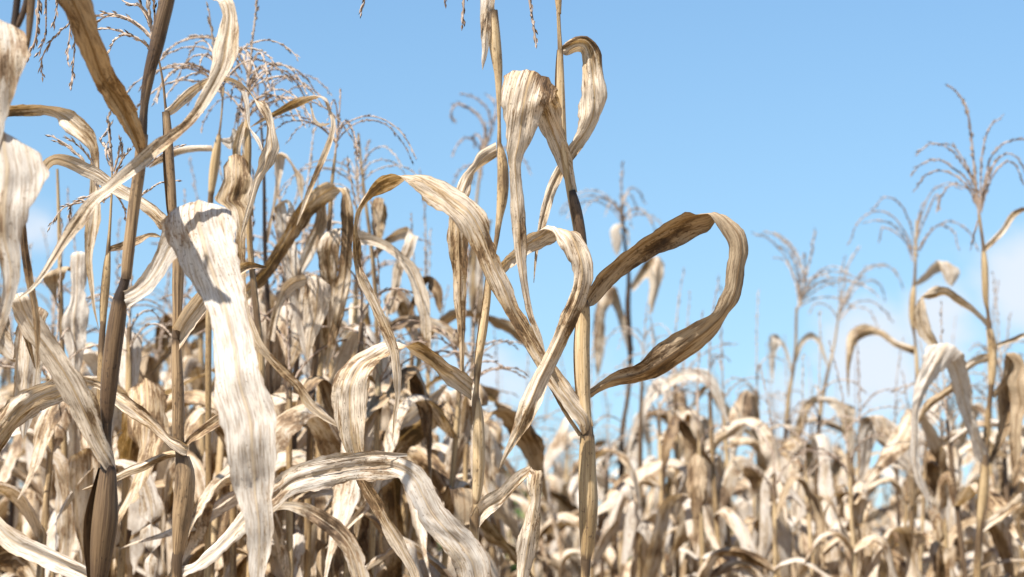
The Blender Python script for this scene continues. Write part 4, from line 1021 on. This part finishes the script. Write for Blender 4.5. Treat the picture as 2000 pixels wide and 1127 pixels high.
Uq.tassel([[(1640, 610), (1648, 560), (1660, 510), (1680, 480)], [(1642, 600), (1662, 560), (1690, 530), (1725, 517), (1755, 540), (1764, 560)], [(1643, 610), (1670, 565), (1700, 548), (1720, 558), (1728, 585)], [(1642, 620), (1670, 592), (1700, 588), (1725, 605), (1745, 630)], [(1641, 615), (1665, 560), (1695, 522), (1735, 520)],
           [(1640, 625), (1665, 600), (1695, 605), (1715, 640)], [(1642, 600), (1655, 570), (1675, 545), (1690, 540)], [(1638, 625), (1620, 600), (1595, 592), (1580, 610)], [(1640, 600), (1640, 550), (1650, 500)]], M_TASSELP, 0.0017, 0.012, 0.008)
Vq = Hero("short corn plant showing one broad creamy leaf folded like a wedge below the cloud", 3.9, 1672)
Vq.stalk([(1664, 900, 6), (1668, 960, 10, 1), (1670, 1020, 12), (1670, 1130, 12)], M_STALK)
Vq.leaf([(1664, 962, 1674, 958, 0), (1680, 912, 1696, 914, -6), (1678, 869, 1705, 872, -16), (1679, 828, 1712, 858, -26, 3), (1700, 812, 1741, 823, -42), (1712, 858, 1760, 842, -50), (1742, 890, 1774, 872, -54), (1770, 922, 1790, 900, -56), (1800, 960, 1808, 946, -56), (1822, 1000, 1823, 999, -56)], M_PALE, "creamy wedge shaped folded leaf", tone=-0.12, fold=0.08, pleat=1.6)
Wq = Hero("corn plant with a long blade arching low under the right half of the heart", 4.2, 1250)
Wq.stalk([(1256, 700, 5), (1252, 800, 8, .8), (1250, 960, 10), (1250, 1130, 11)], M_STALK)
Wq.leaf([(1248, 830, 1256, 838, 0), (1254, 790, 1262, 806, -6, 8), (1290, 745, 1296, 766, -12, 12), (1340, 722, 1344, 742, -16, 12), (1380, 722, 1372, 748, -20, 8), (1404, 750, 1388, 764, -22), (1416, 790, 1402, 790, -22), (1424, 830, 1423, 830, -22)], M_PALE, fold=0.1)
Wq.auto_tassel((1256, 700), (1262, 590), 7, 0.16, M_TASSELP)

# ------------------------------------------------------------------ field: soil
def sheet(name, mat, size, z):
    me = bpy.data.meshes.new(name)
    n = 60
    xs = np.sign(np.linspace(-1, 1, n)) * np.abs(np.linspace(-1, 1, n)) ** 3 * size
    X, Y = np.meshgrid(xs, xs)
    wv = Wob(5)
    Z = z + 0.02 * wv(X * 0.9, Y * 0.9) * np.exp(-(np.hypot(X, Y) / 60) ** 2)
    g = Geo()
    g.grid(np.stack([X, Y, Z], -1), np.stack([X, Y], -1), X * 0, X * 0, 0.0)
    o = link(name, g.mesh(name, mat))
    o["kind"] = "structure"
    return o


sheet("ground", M_SOIL, 3000.0, -0.02)

# ------------------------------------------------------------------ procedural corn plants for the rest of the field
def leaf_path(r, z0, az, length, wmax, up, hang, brk, twist):
    n = 22
    ds = length / n
    p = np.array((0.0, 0.0, z0))
    a = np.array((math.cos(az), math.sin(az), 0))
    sdir = np.array((-math.sin(az), math.cos(az), 0))
    P, C = [], []
    drift = r.uniform(-1.0, 1.0)
    soft = r.choice([0.012, 0.03, 0.06, 0.09])
    kink, kv = r.uniform(.5, .9), r.choice([0, 0, 1]) * r.uniform(-.9, .9)
    for i in range(n + 1):
        f = i / n
        k = 1 / (1 + math.exp(-(f - brk) / soft))
        el = up * (1 - k) + hang * k + (0.4 * math.sin(f * 9 + az) * (0.5 if f > brk else 0.15))
        yaw = drift * f + (kv if f > kink else 0)
        d = (a * math.cos(yaw) + sdir * math.sin(yaw)) * math.cos(el) + np.array((0, 0, math.sin(el)))
        P.append(p.copy())
        c = norm(np.cross(d, np.array((0, 0, 1.0))) + 1e-6)
        n_ = np.cross(c, d)
        t = twist * max(0, f - 0.15)
        c = c * math.cos(t) + n_ * math.sin(t)
        wd = wmax * (0.42 + 0.58 * min(1, f / 0.3)) * (1 - max(0, (f - 0.45) / 0.55) ** 1.6)
        C.append(c * max(wd, 0.0006) * (1 + 0.22 * math.sin(f * 13 + z0 * 7)))
        p = p + d * ds
    return np.array(P), np.array(C)


def proto_parts(seed, H, lod):
    """list of (name, Geo, material): a whole plant standing at the origin"""
    r = random.Random(seed)
    parts = []
    lean = np.array((r.uniform(-.09, .09), r.uniform(-.09, .09)))
    bend = np.array((r.uniform(-.05, .05), r.uniform(-.05, .05)))

    def axis(z):
        f = z / H
        return np.array((lean[0] * f * f + bend[0] * math.sin(f * 5), lean[1] * f * f + bend[1] * math.sin(f * 5), z))
    zt = H * 0.895
    g = Geo()
    zs = np.linspace(0, zt, 26 if lod == 0 else 7)
    step_node = 0.17
    rr, nd = [], []
    for z in zs:
        f = z / zt
        base = 0.0115 * (1 - 0.62 * f)
        ph = (z / step_node) % 1.0
        rr.append(base * (0.75 + 0.4 * math.sin(ph * math.pi)))
        nd.append(1.0 if ph < 0.14 or ph > 0.9 else 0.1)
    smat = r.choice([M_STALK, M_STALK, M_PSTALK, M_DSTALK])
    tube(g, [axis(z) for z in zs], rr, seed, 8 if lod == 0 else 4, nd, 0.03 if lod == 0 else 1.0)
    parts.append(("stalk", g, smat))
    az = r.uniform(0, 6.28)
    z = H * 0.28 if lod == 0 else H * 0.5
    k = 0
    while z < zt - 0.03:
        f = z / zt
        az += math.pi + r.uniform(-.5, .5)
        for rep in range(2 if (lod == 0 and r.random() < 0.55) else 1):
            length = (0.72 - 0.30 * max(0, f - 0.4) / 0.6) * r.uniform(0.65, 1.1)
            wmax = (0.068 - 0.022 * f) * r.uniform(0.6, 1.15)
            up = rad(r.choice([r.uniform(25, 55), r.uniform(50, 80)]))
            hang = rad(r.choice([r.uniform(-97, -72), r.uniform(-75, -25)]))
            P, C = leaf_path(r, 0, az + rep * 2.2, length, wmax, up, hang, r.choice([0.14, 0.2, 0.28, 0.4]) * r.uniform(.8, 1.2), r.uniform(-3.4, 3.4) * r.choice([0.35, 1]))
            P = P + axis(z)
            g = Geo()
            if lod == 0:
                ribbon(g, P, C, seed * 31 + k, 0.014, 7, r.choice([0.06, 0.14, 0.25, 0.4]), 0.75, 0.6, 1.2, r.uniform(-.1, .25))
            else:
                ribbon(g, P[::2], C[::2], seed * 31 + k, 0.2, 3, 0.2, 0, 0, 0)
            parts.append(("leaf", g, r.choice([M_LEAF, M_LEAF, M_LEAF, M_LEAF, M_PALE, M_PALE, M_PALE, M_BROWN])))
            k += 1
        z += step_node * r.uniform(0.72, 1.1) * (1 - 0.25 * f)
    g = Geo()
    top = axis(zt)
    ax = norm(axis(zt) - axis(zt * 0.9)) * H * 0.105
    for j, pts in enumerate(tassel_paths(top - ax * 0.3, top + ax, r.choice([3, 5, 6, 8]) if lod == 0 else 4, r.uniform(.10, .16), seed + 9, r.uniform(.35, .9), r.uniform(.6, 1.0))):
        if lod == 0:
            branch(g, pts, seed + j, 0.0019, 0.012, 0.012, 4, 0.02, 0.4, 0.0018)
        else:
            tube(g, pts[::4] if j else pts[::3], np.linspace(0.003, 0.0012, len(pts[::4] if j else pts[::3])), seed + j, 3, None, 0.3)
    parts.append(("tassel", g, r.choice([M_TASSELP, M_TASSELP, M_TASSEL])))
    return parts


HT = 2.3
PROTO = []
for i in range(14):
    root = plant("prototype", (0, 0, 0))
    kids = [link(nm, g.mesh(nm, m), root) for nm, g, m in proto_parts(500 + i, HT, 0)]
    PROTO.append([root, kids, False])


def put_plant(i, x, y, sc, rz, label, group):
    root, kids, used = PROTO[i]
    if not used:
        PROTO[i][2] = True
        o = root
    else:
        o = root.copy()
        COL.objects.link(o)
        for kd in kids:
            c = kd.copy()
            COL.objects.link(c)
            c.parent = o
    o.location = (x, y, 0)
    o.scale = (sc, sc, sc)
    o.rotation_euler = (0, 0, rz)
    o["label"] = label
    o["group"] = group
    return o


# how high the plain field may reach at a picture column (tassel tips), so that the sky keeps its outline
SKY_X = [-600, 0, 150, 330, 420, 600, 700, 800, 880, 960, 1010, 1060, 1120, 1200, 1290, 1360, 1430, 1500, 1560, 1640, 1720, 1800, 1900, 2000, 2600]
SKY_Y = [230, 260, 350, 260, 250, 270, 280, 400, 440, 620, 690, 590, 540, 480, 530, 550, 600, 560, 540, 550, 680, 540, 490, 460, 420]
rf = random.Random(11)
placed = [(float(h.base[0]), float(h.base[1])) for h in (A, B, C, D, E, F, G, H, I, Jp, Kp, T1, T2, T3, T4, Q, R, S, Tq, Uq, Vq, Wq)]
N_HERO = len(placed)


def col_of(x, y):
    return 1000 + x / y * FPX


def row_of(z, y):
    e = math.atan2(z - CAM_Z, y) - PITCH
    return 563.5 - math.tan(e) * FPX


def fit(x, y):
    """scale at which the plant's tip stays under the outline"""
    px = col_of(x, y)
    lim = np.interp(px, SKY_X, SKY_Y) + rf.choice([0, 40, 90, 150]) + rf.uniform(0, 60)
    sc = rf.uniform(0.92, 1.1)
    for _ in range(12):
        if row_of(HT * sc, y) >= lim:
            return sc
        sc -= 0.02
    return None


LAB = {"l": ("small out of focus corn plant among the dense rows filling the left of the field", "corn plants crowding the left of the field"),
       "m": ("small out of focus corn plant in the low gap below the middle of the heart", "corn plants in the middle gap"),
       "r": ("small out of focus corn plant among the rows filling the right of the field", "corn plants filling the right of the field")}
spots = []
tries = 0
while tries < 60000:
    tries += 1
    y = math.sqrt(rf.uniform(2.4 ** 2, 14.0 ** 2)) if rf.random() < 0.7 else rf.uniform(2.4, 6)
    half = 0.2571 * y
    x = rf.uniform(-1.22, 1.22) * half
    px = col_of(x, y)
    near = np.interp(px, [-500, 820, 1000, 1150, 1500, 2500], [2.35, 2.6, 4.4, 3.8, 3.5, 3.4])
    if y < near:
        continue
    mind = 0.19 if y < 5 else (0.34 if y < 9 else 0.42)
    if any((x - a) ** 2 + (y - b) ** 2 < mind * mind for a, b in placed):
        continue
    sc = fit(x, y)
    if sc is None:
        continue
    placed.append((x, y))
    spots.append((y, x, sc, px))
spots.sort()
# the near tangle: plants standing close behind the left ones and a few right of the heart
tangle = []
for px, y, tip in [(520, 2.75, 330), (563, 3.2, 370), (628, 2.95, 340), (668, 3.5, 300), (705, 2.8, 400), (760, 3.3, 430), (800, 2.9, 470), (842, 3.6, 440), (868, 3.0, 500), (60, 2.6, 420), (150, 3.1, 390),
                   (262, 2.7, 330), (305, 3.3, 370), (392, 2.9, 300), (440, 3.4, 350), (1165, 4.0, 600), (1300, 4.1, 600), (1380, 3.7, 620), (1445, 4.3, 560), (1500, 3.6, 700), (1610, 3.9, 690), (1700, 4.4, 720), (1850, 3.8, 640), (1965, 4.2, 520),
                   (540, 3.05, 255), (600, 3.35, 285), (655, 2.7, 320), (735, 3.55, 350), (480, 3.1, 270), (585, 2.6, 400), (690, 3.1, 380), (100, 3.3, 380), (1335, 4.25, 530), (1420, 4.0, 550), (1480, 4.5, 570), (1560, 4.2, 610), (1645, 4.0, 640), (1740, 4.2, 660), (1275, 4.5, 570)]:
    z = CAM_Z + y * math.tan(PITCH + math.atan((563.5 - tip) / FPX))
    tangle.append((y, (px - 1000) / FPX * y, min(1.12, max(0.7, z / HT)), px))
spots = sorted(tangle + [s for s in spots if all((s[1] - q[1]) ** 2 + (s[0] - q[0]) ** 2 > 0.03 for q in tangle)])
far_from = 14.0
if len(spots) > 276:
    far_from = spots[276][0]
    extra_spots = spots[276:]
    spots = spots[:276]
else:
    extra_spots = []
for k, (y, x, sc, px) in enumerate(spots):
    key = "l" if px < 880 else ("m" if px < 1130 else "r")
    put_plant(k % len(PROTO), x, y, sc, rf.uniform(0, 6.28), *LAB[key])
print("FIELD", len(spots), "individual to", round(far_from, 1))

# ------------------------------------------------------------------ the uncountable far rows: one object
far_protos = []
for i in range(9):
    bits = []
    for nm, g, m in proto_parts(900 + i, HT, 1):
        a = g.arrays()
        bits.append((a, {M_LEAF: 0, M_PALE: 1, M_BROWN: 2}.get(m, 4 if nm == 'tassel' else 3)))
    far_protos.append(bits)
buck = [Geo() for _ in range(5)]
cand = [(x, y, sc) for (y, x, sc, px) in extra_spots]
y = far_from
while y < 75:
    row_gap = 0.34 + (y - far_from) * 0.012
    half = 0.2571 * y * 1.3
    x = -half + rf.uniform(0, .3)
    while x < half:
        cand.append((x + rf.uniform(-.08, .08), y + rf.uniform(-.15, .15), rf.uniform(0.86, 1.06)))
        x += rf.uniform(0.22, 0.42) * (1 + (y - far_from) * 0.012)
    y += row_gap
for (x, y, sc) in cand:
    ca, sa = math.cos(x * 91.7), math.sin(x * 91.7)
    Rm = np.array(((ca, -sa, 0), (sa, ca, 0), (0, 0, 1))) * sc
    for (v, f, uv, un, vn, rn), mi in far_protos[rf.randrange(9)]:
        g = buck[mi]
        g.add(v @ Rm.T + np.array((x, y, 0)), f + g.n, uv, un, vn, np.full(len(v), rf.random()))
allg = Geo()
mats = []
for g in buck:
    a = g.arrays()
    mats.append(np.full(len(a[1]), len(mats)))
    allg.add(a[0], a[1] + allg.n, a[2], a[3], a[4], a[5])
me = allg.mesh("far_corn", M_LEAF)
for m in (M_PALE, M_BROWN, M_STALK, M_TASSELP):
    me.materials.append(m)
mi = np.concatenate(mats).astype(np.int32)
if len(me.polygons) == len(mi):
    me.polygons.foreach_set("material_index", mi)
else:
    print("far_corn polygons changed", len(me.polygons), len(mi))
fo_ = link("far_corn", me)
fo_["kind"] = "stuff"
fo_["label"] = "far rows of dry corn melting into one straw coloured mass"
fo_["category"] = "corn field"
print("FAR", len(cand), "plants", len(mi), "faces")

# ------------------------------------------------------------------ green weeds glimpsed between the dry rows
def weed(label, x, y, h, seed):
    r = random.Random(seed)
    o = bpy.data.objects.new("weed", None)
    COL.objects.link(o)
    o.location = (x, y, 0)
    o["label"] = label
    o["category"] = "weed"
    o["group"] = "green weeds between the rows"
    g = Geo()
    lf = Geo()
    for b in range(6):
        az = r.uniform(0, 6.28)
        sp = r.uniform(.05, .22)
        pts = [np.array((math.cos(az) * sp * f * f, math.sin(az) * sp * f * f, h * f * r.uniform(.97, 1.0))) for f in np.linspace(0, 1, 6)]
        tube(g, pts, np.linspace(0.006, 0.002, 6), seed + b, 6, None, 0.05)
        D = catmull(np.array(pts), 0.06)
        for p in D[len(D) // 3:]:
            for _ in range(3):
                a2 = r.uniform(0, 6.28)
                L = r.uniform(.05, .1)
                d = np.array((math.cos(a2), math.sin(a2), r.uniform(-.2, .6)))
                Pp = np.array([p + d * L * f + np.array((0, 0, -0.03 * f * f)) for f in np.linspace(0, 1, 5)])
                cc = norm(np.cross(d, (0, 0, 1)))
                Cc = np.array([cc * 0.045 * math.sin(math.pi * min(.97, .12 + f * .86)) for f in np.linspace(0, 1, 5)])
                ribbon(lf, Pp, Cc, seed + r.randrange(999), 0.03, 5, 0.15, 0.5, 0, 0.5)
    link("stem", g.mesh("stem", M_GREEN), o)
    link("foliage", lf.mesh("foliage", M_GREEN), o)


def weed_at(px, py, y, label, seed):
    weed(label, (px - 1000) / FPX * y, y, CAM_Z + y * math.tan(PITCH + math.atan((563.5 - py) / FPX)), seed)


weed_at(960, 925, 6.4, "leafy green weed showing between the slender stalk and the heart plant", 41)
weed_at(908, 935, 6.0, "small green weed just left of the slender stalk", 42)
weed_at(1318, 1015, 7.0, "low green weed at the bottom right of the heart plant", 43)
